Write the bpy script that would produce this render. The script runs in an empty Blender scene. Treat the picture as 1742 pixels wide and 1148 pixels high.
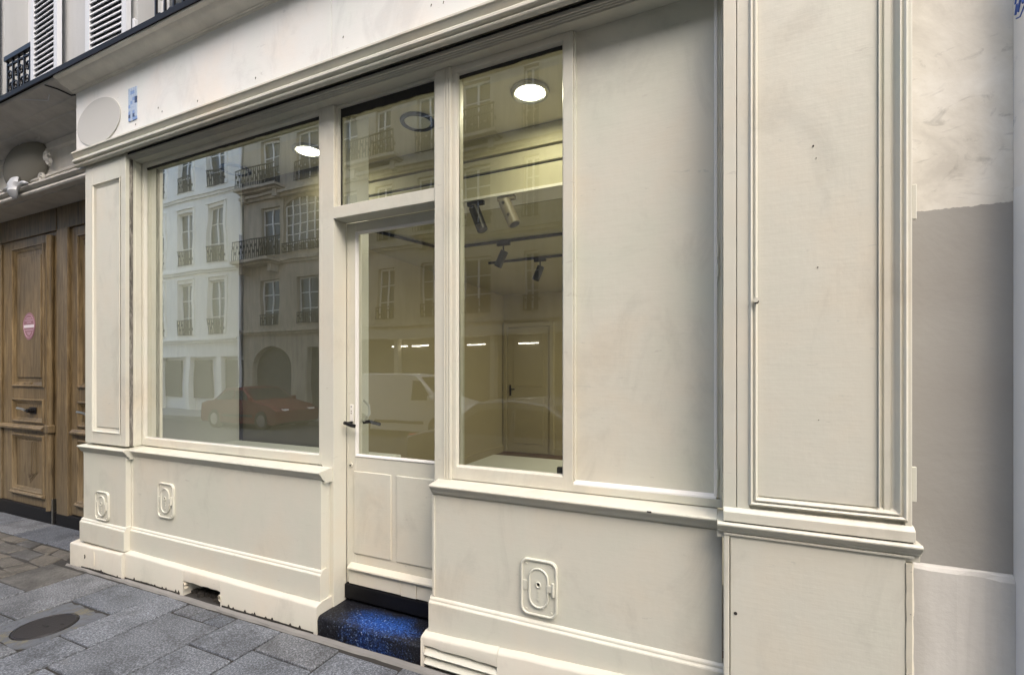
import bpy, math, random
from mathutils import Vector
random.seed(7)
R = math.radians
SC = bpy.context.scene
# ------------------------------------------------------------------ camera
CAM_D, CAM_H = 2.25, 1.62
cam_data = bpy.data.cameras.new("camera")
cam = bpy.data.objects.new("camera", cam_data)
SC.collection.objects.link(cam)
cam.location = (0.0, -CAM_D, CAM_H)
cam.rotation_euler = (R(90), 0, math.atan(358 / 797))
cam_data.sensor_width = 36
cam_data.lens = 797 / 1742 * 36
cam_data.shift_y = 58 / 1742
cam_data.clip_start = 0.02
cam_data.clip_end = 400
SC.camera = cam
# ------------------------------------------------------------------ world, sun, exposure
SUN_EL, SUN_AZ = 50, 138         # veiled sun high over the street, to the right
world = bpy.data.worlds.new("World"); SC.world = world
world.use_nodes = True
wn = world.node_tree.nodes; wl = world.node_tree.links
sky = wn.new("ShaderNodeTexSky"); sky.sky_type = 'NISHITA'; sky.sun_disc = False
sky.sun_elevation = R(SUN_EL); sky.sun_rotation = R(SUN_AZ)
sky.air_density = 1.0; sky.dust_density = 4.0; sky.ozone_density = 0.6
wl.new(sky.outputs[0], wn["Background"].inputs[0])
wn["Background"].inputs[1].default_value = 0.15
sun_data = bpy.data.lights.new("sun", 'SUN'); sun_data.energy = .48; sun_data.angle = R(100)
sun_data.color = (1.0, 0.95, 0.87)
sun = bpy.data.objects.new("sun", sun_data); SC.collection.objects.link(sun)
az, el = R(SUN_AZ), R(SUN_EL)
sdir = Vector((math.sin(az) * math.cos(el), math.cos(az) * math.cos(el), math.sin(el)))
sun.rotation_euler = sdir.to_track_quat('Z', 'Y').to_euler()
SC.view_settings.view_transform = 'Standard'
SC.view_settings.look = 'None'
SC.view_settings.exposure = 1.68
SC.view_settings.gamma = 1
SC.view_settings.use_curve_mapping = False
SC.cycles.use_denoising = True
SC.cycles.max_bounces = 10
SC.cycles.transparent_max_bounces = 16
SC.cycles.sample_clamp_indirect = 4
SC.cycles.caustics_reflective = False
SC.cycles.caustics_refractive = False

# ------------------------------------------------------------------ materials
def new_mat(name):
    m = bpy.data.materials.new(name); m.use_nodes = True
    nt = m.node_tree
    return m, nt, nt.nodes["Principled BSDF"]

def noise(nt, scale, detail=4, rough=.55, vec=None, dist=0.0):
    n = nt.nodes.new("ShaderNodeTexNoise"); n.inputs["Scale"].default_value = scale
    n.inputs["Detail"].default_value = detail; n.inputs["Roughness"].default_value = rough
    n.inputs["Distortion"].default_value = dist
    if vec is not None: nt.links.new(vec, n.inputs["Vector"])
    return n

def ramp(nt, src, stops):
    r = nt.nodes.new("ShaderNodeValToRGB"); e = r.color_ramp.elements
    while len(e) < len(stops): e.new(0.5)
    for i, (p, c) in enumerate(stops):
        e[i].position = p; e[i].color = (c[0], c[1], c[2], 1) if isinstance(c, (tuple, list)) else (c, c, c, 1)
    nt.links.new(src, r.inputs[0]); return r

def mix(nt, fac, a, b, mode='MIX'):
    n = nt.nodes.new("ShaderNodeMixRGB"); n.blend_type = mode
    for i, v in enumerate((fac, a, b)):
        if hasattr(v, 'links'): nt.links.new(v, n.inputs[i])
        elif isinstance(v, (int, float)): n.inputs[i].default_value = v
        else: n.inputs[i].default_value = (v[0], v[1], v[2], 1)
    return n.outputs[0]

def coords(nt, scale=(1, 1, 1), kind="pos"):
    if kind == "pos":
        g = nt.nodes.new("ShaderNodeNewGeometry").outputs["Position"]
    else:
        g = nt.nodes.new("ShaderNodeTexCoord").outputs["Object"]
    mp = nt.nodes.new("ShaderNodeMapping"); mp.inputs["Scale"].default_value = scale
    nt.links.new(g, mp.inputs["Vector"]); return mp.outputs[0]

def bump(nt, b, hs, strength=.3, dist=.002):
    prev = None
    for h, s in hs:
        n = nt.nodes.new("ShaderNodeBump"); n.inputs["Strength"].default_value = s
        n.inputs["Distance"].default_value = dist
        nt.links.new(h, n.inputs["Height"])
        if prev is not None: nt.links.new(prev, n.inputs["Normal"])
        prev = n.outputs[0]
    nt.links.new(prev, b.inputs["Normal"])

def plain(name, col, rough=.5, metal=0, spec=.5, bmp=0, bscale=60, var=.0):
    m, nt, b = new_mat(name)
    b.inputs["Base Color"].default_value = (*col, 1)
    b.inputs["Roughness"].default_value = rough; b.inputs["Metallic"].default_value = metal
    b.inputs["Specular IOR Level"].default_value = spec
    v = coords(nt)
    if var > 0:
        n = noise(nt, 3.0, 5, .6, v)
        c = mix(nt, n.outputs[0], tuple(x * (1 - var) for x in col), tuple(min(1, x * (1 + var)) for x in col))
        nt.links.new(c, b.inputs["Base Color"])
    if bmp > 0:
        n2 = noise(nt, bscale, 4, .6, v); bump(nt, b, [(n2.outputs[0], bmp)])
    return m

def paint_mat(name, col, bright=1.0, wear=.0):
    """old oil paint on wood: brush marks, faint yellow / green-grey clouding, scuffs and pin marks"""
    m, nt, b = new_mat(name)
    v = coords(nt)
    big = noise(nt, 1.3, 4, .6, v, .3)
    c1 = ramp(nt, big.outputs[0], [(0.3, (col[0] * .95, col[1] * .99, col[2] * .98)), (0.5, col), (0.7, (col[0] * 1.04, col[1] * .985, col[2] * .94))])
    scuffv = coords(nt, (1.2, 1, 5))
    sc = noise(nt, 7, 6, .65, scuffv, .4)
    sr = ramp(nt, sc.outputs[0], [(0.0, 1), (0.30, 1), (0.335, 0), (1, 0)])
    mid = mix(nt, sr.outputs[0], c1.outputs[0], tuple(x * .86 for x in col))
    gr = noise(nt, 2.1, 7, .68, coords(nt, (1.4, 1.4, .8)), .8)      # handled grime and old drips
    gg = ramp(nt, gr.outputs[0], [(0.34, .90), (0.47, 1.0), (0.75, 1.02)])
    mid = mix(nt, 1.0, mid, gg.outputs[0], 'MULTIPLY')
    if wear > 0:
        w = noise(nt, 14, 7, .7, v, .6)
        wr = ramp(nt, w.outputs[0], [(0, 1), (0.33 + wear, 1), (0.36 + wear, 0), (1, 0)])
        mid = mix(nt, wr.outputs[0], mid, (.20, .18, .15))
    nt.links.new(mid, b.inputs["Base Color"])
    rr = noise(nt, 5, 3, .5, v)
    rg = ramp(nt, rr.outputs[0], [(0.3, .36), (0.7, .52)])
    nt.links.new(rg.outputs[0], b.inputs["Roughness"])
    b.inputs["Specular IOR Level"].default_value = .45
    brush = noise(nt, 55, 3, .5, coords(nt, (.16, 1, 1.6)))
    brush2 = noise(nt, 26, 4, .6, coords(nt, (1.5, 1.5, .25)))
    lump = noise(nt, 9, 4, .55, v)
    bump(nt, b, [(lump.outputs[0], .45), (brush.outputs[0], .10), (brush2.outputs[0], .14)], dist=.004)
    return m

CREAM = (.612, .600, .512)
M = {}
M['paint'] = paint_mat('cream_paint', CREAM)
M['paint_frieze'] = paint_mat('pale_cream_paint', (.775, .775, .735))
M['paint_plinth'] = paint_mat('chipped_cream_paint', (.60, .575, .49), wear=.0)
M['paint_worn'] = paint_mat('cracked_yellowed_paint', (.66, .62, .50), wear=.04)
M['white'] = plain('white_lacquer', (.74, .73, .69), .4, bmp=.1, bscale=30)
M['black'] = plain('black_gloss_paint', (.004, .004, .005), .5, spec=.25, bmp=.5, bscale=40)
M['blackmetal'] = plain('black_metal', (.006, .006, .007), .45, spec=.3)
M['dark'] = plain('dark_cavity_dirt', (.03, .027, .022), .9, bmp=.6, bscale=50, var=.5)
M['gasket'] = plain('black_putty', (.012, .012, .010), .6, bmp=.6, bscale=90)
M['zinc'] = plain('dark_zinc', (.007, .007, .008), .6, spec=.25, bmp=.2, bscale=20, var=.3)
M['steel'] = plain('steel', (.45, .44, .40), .3, metal=1)
M['rubber'] = plain('tyre_rubber', (.02, .02, .02), .8)
M['chrome'] = plain('alloy', (.55, .55, .56), .25, metal=1)
M['interior'] = plain('lamp_tinted_cream_wall', (.46, .415, .29), .7, bmp=.15, bscale=30, var=.05)  # cream walls; the warm tint of the lamps is put into this colour
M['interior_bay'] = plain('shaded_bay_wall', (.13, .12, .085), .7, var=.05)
M['fillet'] = plain('pale_cement_fillet', (.20, .195, .18), .9, bmp=.7, bscale=60, var=.35)
M['slat_gap'] = plain('shutter_shadow_board', (.10, .11, .12), .8)
M['interior_white'] = plain('interior_white_wall', (.80, .81, .80), .6, bmp=.1, bscale=30, var=.03)
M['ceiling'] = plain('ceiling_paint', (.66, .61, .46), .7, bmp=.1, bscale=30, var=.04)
M['shaded_white_metal'] = plain('shaded_white_lamp_metal', (.17, .15, .10), .5)  # white lamp metal with the shade on it put into the colour
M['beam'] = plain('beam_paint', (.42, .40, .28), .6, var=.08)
M['parquet'] = plain('brown_floor', (.13, .06, .03), .35, bmp=.2, bscale=30, var=.3)
M['platform'] = plain('grey_white_platform', (.60, .62, .64), .35, var=.03)
M['disc_pale'] = plain('pale_grey_disc', (.52, .52, .49), .6)
M['disc_dark'] = plain('brown_grey_disc', (.21, .20, .165), .8, spec=.2)
M['redpaint'] = plain('red_car_paint', (.13, .020, .018), .15)
M['whitepaint'] = plain('white_van_paint', (.74, .74, .72), .2)
M['silver'] = plain('silver_car_paint', (.24, .25, .26), .25, metal=.3)
M['carglass'] = plain('tinted_car_glass', (.02, .025, .025), .05)
M['lamp_red'] = plain('tail_lamp', (.4, .02, .02), .2)
M['lamp_white'] = plain('head_lamp', (.8, .8, .8), .1)
M['sticker'] = plain('purple_sticker', (.27, .13, .16), .5)
M['sticker_white'] = plain('sticker_white', (.72, .66, .70), .5)
M['sticker_ink'] = plain('sticker_ink', (.50, .33, .38), .5)
def collar_mat():
    m, nt, b = new_mat('patchy_sandy_mortar')
    v = coords(nt); n = noise(nt, 9, 6, .7, v, .5)
    c = ramp(nt, n.outputs[0], [(.3, (.05, .052, .055)), (.42, (.10, .11, .125)), (.56, (.085, .09, .095)), (.63, (.13, .12, .085)), (.70, (.07, .076, .084))])
    nt.links.new(c.outputs[0], b.inputs["Base Color"]); b.inputs["Roughness"].default_value = .95
    f = noise(nt, 50, 4, .7, v); bump(nt, b, [(n.outputs[0], 1.0), (f.outputs[0], .6)], dist=.012)
    return m
M['collar'] = collar_mat()
M['iron'] = plain('cast_iron', (.028, .026, .026), .55, metal=.3, bmp=.8, bscale=70, var=.4)

def emis(name, col, s):
    m, nt, b = new_mat(name)
    b.inputs["Base Color"].default_value = (*col, 1)
    b.inputs["Emission Color"].default_value = (*col, 1); b.inputs["Emission Strength"].default_value = s
    return m
M['lamp'] = emis('lit_lamp_lens', (1.0, .95, .78), 4)
M['tube'] = emis('lit_tube', (1.0, .95, .82), 5)
M['lens_off'] = plain('unlit_lens', (.62, .62, .58), .3)

def glass_mat(name, ior, tint=(.93, .96, .93), rough=0.0):
    m = bpy.data.materials.new(name); m.use_nodes = True
    nt = m.node_tree; nt.nodes.clear()
    out = nt.nodes.new("ShaderNodeOutputMaterial")
    lw = nt.nodes.new("ShaderNodeLayerWeight"); lw.inputs["Blend"].default_value = .5     # 1 - cos of the viewing angle
    pw = nt.nodes.new("ShaderNodeMath"); pw.operation = 'POWER'; pw.inputs[1].default_value = 2; nt.links.new(lw.outputs["Facing"], pw.inputs[0])
    fr = nt.nodes.new("ShaderNodeMath"); fr.operation = 'MULTIPLY_ADD'; fr.inputs[1].default_value = 1.75; fr.inputs[2].default_value = ior; nt.links.new(pw.outputs[0], fr.inputs[0])
    tr = nt.nodes.new("ShaderNodeBsdfTransparent"); tr.inputs[0].default_value = (*tint, 1)
    gl = nt.nodes.new("ShaderNodeBsdfGlossy"); gl.inputs["Roughness"].default_value = rough
    gl.inputs["Color"].default_value = (.97, .98, .95, 1)
    mx = nt.nodes.new("ShaderNodeMixShader")
    # faint waviness of old panes
    n = noise(nt, 1.6, 2, .5, coords(nt)); bp = nt.nodes.new("ShaderNodeBump")
    bp.inputs["Strength"].default_value = .05; bp.inputs["Distance"].default_value = .02
    nt.links.new(n.outputs[0], bp.inputs["Height"]); nt.links.new(bp.outputs[0], gl.inputs["Normal"])
    ge = nt.nodes.new("ShaderNodeNewGeometry")          # one reflection per pane, from its outer face
    k = nt.nodes.new("ShaderNodeMath"); k.operation = 'SUBTRACT'; k.inputs[0].default_value = 1; nt.links.new(ge.outputs["Backfacing"], k.inputs[1])
    k2 = nt.nodes.new("ShaderNodeMath"); k2.operation = 'MULTIPLY'; nt.links.new(fr.outputs[0], k2.inputs[0]); nt.links.new(k.outputs[0], k2.inputs[1])
    nt.links.new(k2.outputs[0], mx.inputs[0]); nt.links.new(tr.outputs[0], mx.inputs[1]); nt.links.new(gl.outputs[0], mx.inputs[2])
    df = nt.nodes.new("ShaderNodeBsdfDiffuse"); df.inputs[0].default_value = (.7, .7, .68, 1)      # thin dust film mixed in to haze and lighten the panes
    m2 = nt.nodes.new("ShaderNodeMixShader")
    dn = noise(nt, 2.0, 4, .6, coords(nt)); dr = ramp(nt, dn.outputs[0], [(.3, .004), (.7, .016)])
    nt.links.new(dr.outputs[0], m2.inputs[0]); nt.links.new(mx.outputs[0], m2.inputs[1]); nt.links.new(df.outputs[0], m2.inputs[2])
    nt.links.new(m2.outputs[0], out.inputs[0])
    return m
M['glass'] = glass_mat('shop_glass', .105)
M['glass_far'] = plain('far_window_glass', (.05, .06, .065), .08)

def granite_mat():
    m, nt, b = new_mat('blue_grey_granite')
    v = coords(nt)
    oi = nt.nodes.new("ShaderNodeObjectInfo")
    base = ramp(nt, oi.outputs["Random"], [(0, (.078, .088, .102)), (.3, (.128, .140, .156)), (.6, (.092, .099, .108)), (.8, (.138, .146, .154)), (1, (.100, .112, .128))])
    fine = noise(nt, 105, 3, .75, v)
    fr = ramp(nt, fine.outputs[0], [(.36, .42), (.5, .85), (.63, 2.05)])
    c = mix(nt, 1.0, base.outputs[0], fr.outputs[0], 'MULTIPLY')
    st = noise(nt, 4.5, 6, .65, v, .5)
    sr = ramp(nt, st.outputs[0], [(.36, .62), (.52, 1.0), (.7, 1.15)])
    c = mix(nt, 1.0, c, sr.outputs[0], 'MULTIPLY')
    bl = noise(nt, 2.2, 6, .7, v); blr = ramp(nt, bl.outputs[0], [(.60, 0), (.70, .55)])
    c = mix(nt, blr.outputs[0], c, (.13, .12, .10))
    nt.links.new(c, b.inputs["Base Color"])
    b.inputs["Roughness"].default_value = .62
    md = noise(nt, 18, 5, .6, v)
    bump(nt, b, [(md.outputs[0], .5), (fine.outputs[0], .25)], dist=.004)
    return m
M['granite'] = granite_mat()

def oldstone_mat():
    m, nt, b = new_mat('worn_brown_sett')
    v = coords(nt)
    oi = nt.nodes.new("ShaderNodeObjectInfo")
    base = ramp(nt, oi.outputs["Random"], [(0, (.085, .080, .068)), (.5, (.11, .10, .080)), (1, (.075, .077, .076))])
    f = noise(nt, 60, 4, .7, v); fr = ramp(nt, f.outputs[0], [(.3, .6), (.7, 1.4)])
    c = mix(nt, 1, base.outputs[0], fr.outputs[0], 'MULTIPLY')
    st = noise(nt, 7, 5, .6, v); sr = ramp(nt, st.outputs[0], [(.35, .6), (.6, 1.1)])
    c = mix(nt, 1, c, sr.outputs[0], 'MULTIPLY')
    nt.links.new(c, b.inputs["Base Color"]); b.inputs["Roughness"].default_value = .7
    bump(nt, b, [(st.outputs[0], .8), (f.outputs[0], .4)], dist=.006)
    return m
M['sett'] = oldstone_mat()
M['mortar'] = plain('grey_joint_mortar', (.030, .028, .024), .95, bmp=.8, bscale=50, var=.45)
M['asphalt'] = plain('asphalt', (.05, .05, .052), .85, bmp=.6, bscale=120, var=.2)
M['kerbstone'] = plain('kerb_granite', (.22, .22, .22), .7, bmp=.4, bscale=80, var=.2)

def step_mat():
    m, nt, b = new_mat('black_step_with_blue_glitter')
    v = coords(nt, (1, 1, 1), "obj")
    sp = noise(nt, 90, 3, .8, v)
    # worn blue patch in the middle of the tread
    mp = nt.nodes.new("ShaderNodeMapping"); mp.inputs["Scale"].default_value = (2.3, 6.0, 1.0)
    mp.inputs["Location"].default_value = (-.12, .22, 0)
    tc = nt.nodes.new("ShaderNodeTexCoord"); nt.links.new(tc.outputs["Object"], mp.inputs[0])
    ln = nt.nodes.new("ShaderNodeVectorMath"); ln.operation = 'LENGTH'; nt.links.new(mp.outputs[0], ln.inputs[0])
    wob = noise(nt, 7, 4, .6, v)
    ad = nt.nodes.new("ShaderNodeMath"); ad.operation = 'MULTIPLY_ADD'; ad.inputs[1].default_value = .9; nt.links.new(wob.outputs[0], ad.inputs[0]); nt.links.new(ln.outputs["Value"], ad.inputs[2])
    a2 = nt.nodes.new("ShaderNodeMath"); a2.operation = 'MULTIPLY_ADD'; a2.inputs[1].default_value = -1.3; nt.links.new(sp.outputs[0], a2.inputs[0]); nt.links.new(ad.outputs[0], a2.inputs[2])
    pr = ramp(nt, a2.outputs[0], [(-.05, 1), (.25, .45), (.55, 0)])
    blue = ramp(nt, sp.outputs[0], [(.34, (.002, .008, .04)), (.47, (.006, .035, .19)), (.57, (.010, .07, .29)), (.64, (.07, .15, .34)), (.69, (.50, .55, .60))])
    blk = ramp(nt, sp.outputs[0], [(.45, (.004, .004, .006)), (.62, (.014, .016, .022)), (.70, (.10, .12, .15))])
    c = mix(nt, pr.outputs[0], blk.outputs[0], blue.outputs[0])
    nt.links.new(c, b.inputs["Base Color"])
    b.inputs["Roughness"].default_value = .5; b.inputs["Specular IOR Level"].default_value = .25
    md = noise(nt, 12, 5, .6, v)
    bump(nt, b, [(sp.outputs[0], .6), (md.outputs[0], .6)], dist=.006)
    return m
M['step'] = step_mat()

def wood_mat():
    m, nt, b = new_mat('old_varnished_oak')
    v = coords(nt, (9, 9, .7))
    g = noise(nt, 3.5, 6, .65, v, 1.0)
    base = ramp(nt, g.outputs[0], [(.28, (.050, .032, .012)), (.5, (.150, .104, .047)), (.72, (.235, .175, .090))])
    st = noise(nt, 2.0, 5, .6, coords(nt, (1, 1, .6)))
    sr = ramp(nt, st.outputs[0], [(.35, .7), (.65, 1.2)])
    c = mix(nt, 1, base.outputs[0], sr.outputs[0], 'MULTIPLY')
    # bleached grey towards the weathered foot of the door
    sep = nt.nodes.new("ShaderNodeSeparateXYZ"); nt.links.new(nt.nodes.new("ShaderNodeNewGeometry").outputs["Position"], sep.inputs[0])
    wz = nt.nodes.new("ShaderNodeMath"); wz.operation = 'MULTIPLY_ADD'; wz.inputs[1].default_value = -.55; wz.inputs[2].default_value = .75
    nt.links.new(sep.outputs[2], wz.inputs[0])
    mm = nt.nodes.new("ShaderNodeMath"); mm.operation = 'MULTIPLY'; nt.links.new(wz.outputs[0], mm.inputs[0]); nt.links.new(g.outputs[0], mm.inputs[1]); mm.use_clamp = True
    c = mix(nt, mm.outputs[0], c, (.17, .15, .11))
    nt.links.new(c, b.inputs["Base Color"]); b.inputs["Roughness"].default_value = .5
    bump(nt, b, [(g.outputs[0], .35)], dist=.004)
    return m
M['wood'] = wood_mat()

def greywood_mat():
    m, nt, b = new_mat('bare_weathered_wood')
    g = noise(nt, 14, 6, .7, coords(nt, (3, 3, .5)), .8)
    c = ramp(nt, g.outputs[0], [(.3, (.04, .038, .032)), (.5, (.16, .15, .13)), (.7, (.40, .38, .33))])
    nt.links.new(c.outputs[0], b.inputs["Base Color"]); b.inputs["Roughness"].default_value = .85
    bump(nt, b, [(g.outputs[0], .9)], dist=.006)
    return m
M['greywood'] = greywood_mat()

def stone_wall_mat(name, col, var=.12, streak=.25, blocks=None):
    m, nt, b = new_mat(name)
    v = coords(nt)
    n = noise(nt, 1.1, 6, .6, v, .2); r = ramp(nt, n.outputs[0], [(.3, 1 - var), (.7, 1 + var)])
    c = mix(nt, 1, col, r.outputs[0], 'MULTIPLY')
    s = noise(nt, 2.4, 5, .6, coords(nt, (2.5, 2.5, .3))); sr = ramp(nt, s.outputs[0], [(.35, 1 - streak), (.6, 1)])
    c = mix(nt, 1, c, sr.outputs[0], 'MULTIPLY')
    nt.links.new(c, b.inputs["Base Color"]); b.inputs["Roughness"].default_value = .85
    f = noise(nt, 45, 5, .6, v); bump(nt, b, [(f.outputs[0], .3), (n.outputs[0], .4)], dist=.004)
    return m
M['stone_shade'] = stone_wall_mat('painted_cornice_stone', (.58, .56, .51), .08, .15)
M['cornice_paint'] = stone_wall_mat('cream_cornice_paint', (.76, .74, .66), .06, .12)
M['upper_wall'] = stone_wall_mat('pale_rendered_wall', (.46, .475, .48), .05, .10)
M['stone_lintel'] = stone_wall_mat('cream_lintel_stone', (.68, .65, .58), .08, .15)
M['opp_cream'] = stone_wall_mat('cream_render_far', (.86, .84, .76), .04, .10)
M['opp_stone'] = stone_wall_mat('ashlar_far', (.50, .44, .34), .10, .25)
M['opp_dark'] = plain('far_shop_dark', (.10, .09, .07), .6, var=.3)
M['opp_frame'] = plain('far_window_white', (.75, .75, .73), .5)
M['opp_band'] = plain('far_shop_band', (.48, .44, .36), .6, var=.1)
M['shutter'] = plain('white_shutter_paint', (.60, .62, .64), .5, bmp=.15, bscale=25, var=.03)

def plaster_mat():
    """right hand wall: bare plaster over a hand painted grey band over a cement foot"""
    m, nt, b = new_mat('patched_plaster_wall')
    g = nt.nodes.new("ShaderNodeNewGeometry").outputs["Position"]
    sep = nt.nodes.new("ShaderNodeSeparateXYZ"); nt.links.new(g, sep.inputs[0])
    v = coords(nt)
    n = noise(nt, 2.6, 6, .62, v, .9)
    up = ramp(nt, n.outputs[0], [(.32, (.56, .54, .48)), (.44, (.68, .66, .59)), (.6, (.78, .77, .71)), (.8, (.72, .72, .68))])
    sw = noise(nt, 6, 5, .6, coords(nt, (1, 1, 1.6)), 2.2); swr = ramp(nt, sw.outputs[0], [(.30, .75), (.42, 1), (1, 1)])
    upc = mix(nt, 1, up.outputs[0], swr.outputs[0], 'MULTIPLY')
    gn = noise(nt, 3, 4, .5, v); gr = ramp(nt, gn.outputs[0], [(.3, (.315, .305, .28)), (.7, (.355, .35, .325))])
    ed = noise(nt, 9, 5, .6, coords(nt, (1, 1, .1)))
    ma = nt.nodes.new("ShaderNodeMath"); ma.operation = 'MULTIPLY_ADD'; ma.inputs[1].default_value = .05
    nt.links.new(ed.outputs[0], ma.inputs[0]); nt.links.new(sep.outputs[2], ma.inputs[2])
    gt = nt.nodes.new("ShaderNodeMath"); gt.operation = 'GREATER_THAN'; gt.inputs[1].default_value = 2.262
    nt.links.new(ma.outputs[0], gt.inputs[0])
    c = mix(nt, gt.outputs[0], gr.outputs[0], upc)
    nt.links.new(c, b.inputs["Base Color"]); b.inputs["Roughness"].default_value = .75
    f = noise(nt, 30, 5, .6, v); bump(nt, b, [(n.outputs[0], .5), (f.outputs[0], .15)], dist=.006)
    return m
M['plaster'] = plaster_mat()
M['cement'] = stone_wall_mat('blue_grey_cement', (.64, .635, .60), .16, .18)

def side_mat():
    m, nt, b = new_mat('side_wall_paint')
    g = nt.nodes.new("ShaderNodeNewGeometry").outputs["Position"]
    sep = nt.nodes.new("ShaderNodeSeparateXYZ"); nt.links.new(g, sep.inputs[0])
    v = coords(nt)
    n = noise(nt, 5, 6, .7, v); up = ramp(nt, n.outputs[0], [(.33, (.35, .38, .45)), (.42, (.72, .73, .75)), (.8, (.80, .80, .80))])
    ed = noise(nt, 12, 4, .5, v)
    ma = nt.nodes.new("ShaderNodeMath"); ma.operation = 'MULTIPLY_ADD'; ma.inputs[1].default_value = .08
    nt.links.new(ed.outputs[0], ma.inputs[0]); nt.links.new(sep.outputs[2], ma.inputs[2])
    gt = nt.nodes.new("ShaderNodeMath"); gt.operation = 'GREATER_THAN'; gt.inputs[1].default_value = 2.32
    nt.links.new(ma.outputs[0], gt.inputs[0])
    c = mix(nt, gt.outputs[0], (.74, .77, .81), up.outputs[0])
    nt.links.new(c, b.inputs["Base Color"]); b.inputs["Roughness"].default_value = .6
    return m
M['side'] = side_mat()
M['blue'] = plain('blue_spray_paint', (.05, .12, .42), .5)
M['tile_pale'] = plain('pale_blue_tile', (.42, .50, .62), .25)
M['tile_mid'] = plain('mid_blue_tile', (.22, .32, .55), .25)
M['tile_dark'] = plain('navy_tile', (.04, .06, .13), .25)

# ------------------------------------------------------------------ mesh helpers
WORG = {}
def org(o): return WORG.get(o.name, Vector((0, 0, 0))) if o else Vector((0, 0, 0))

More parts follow.
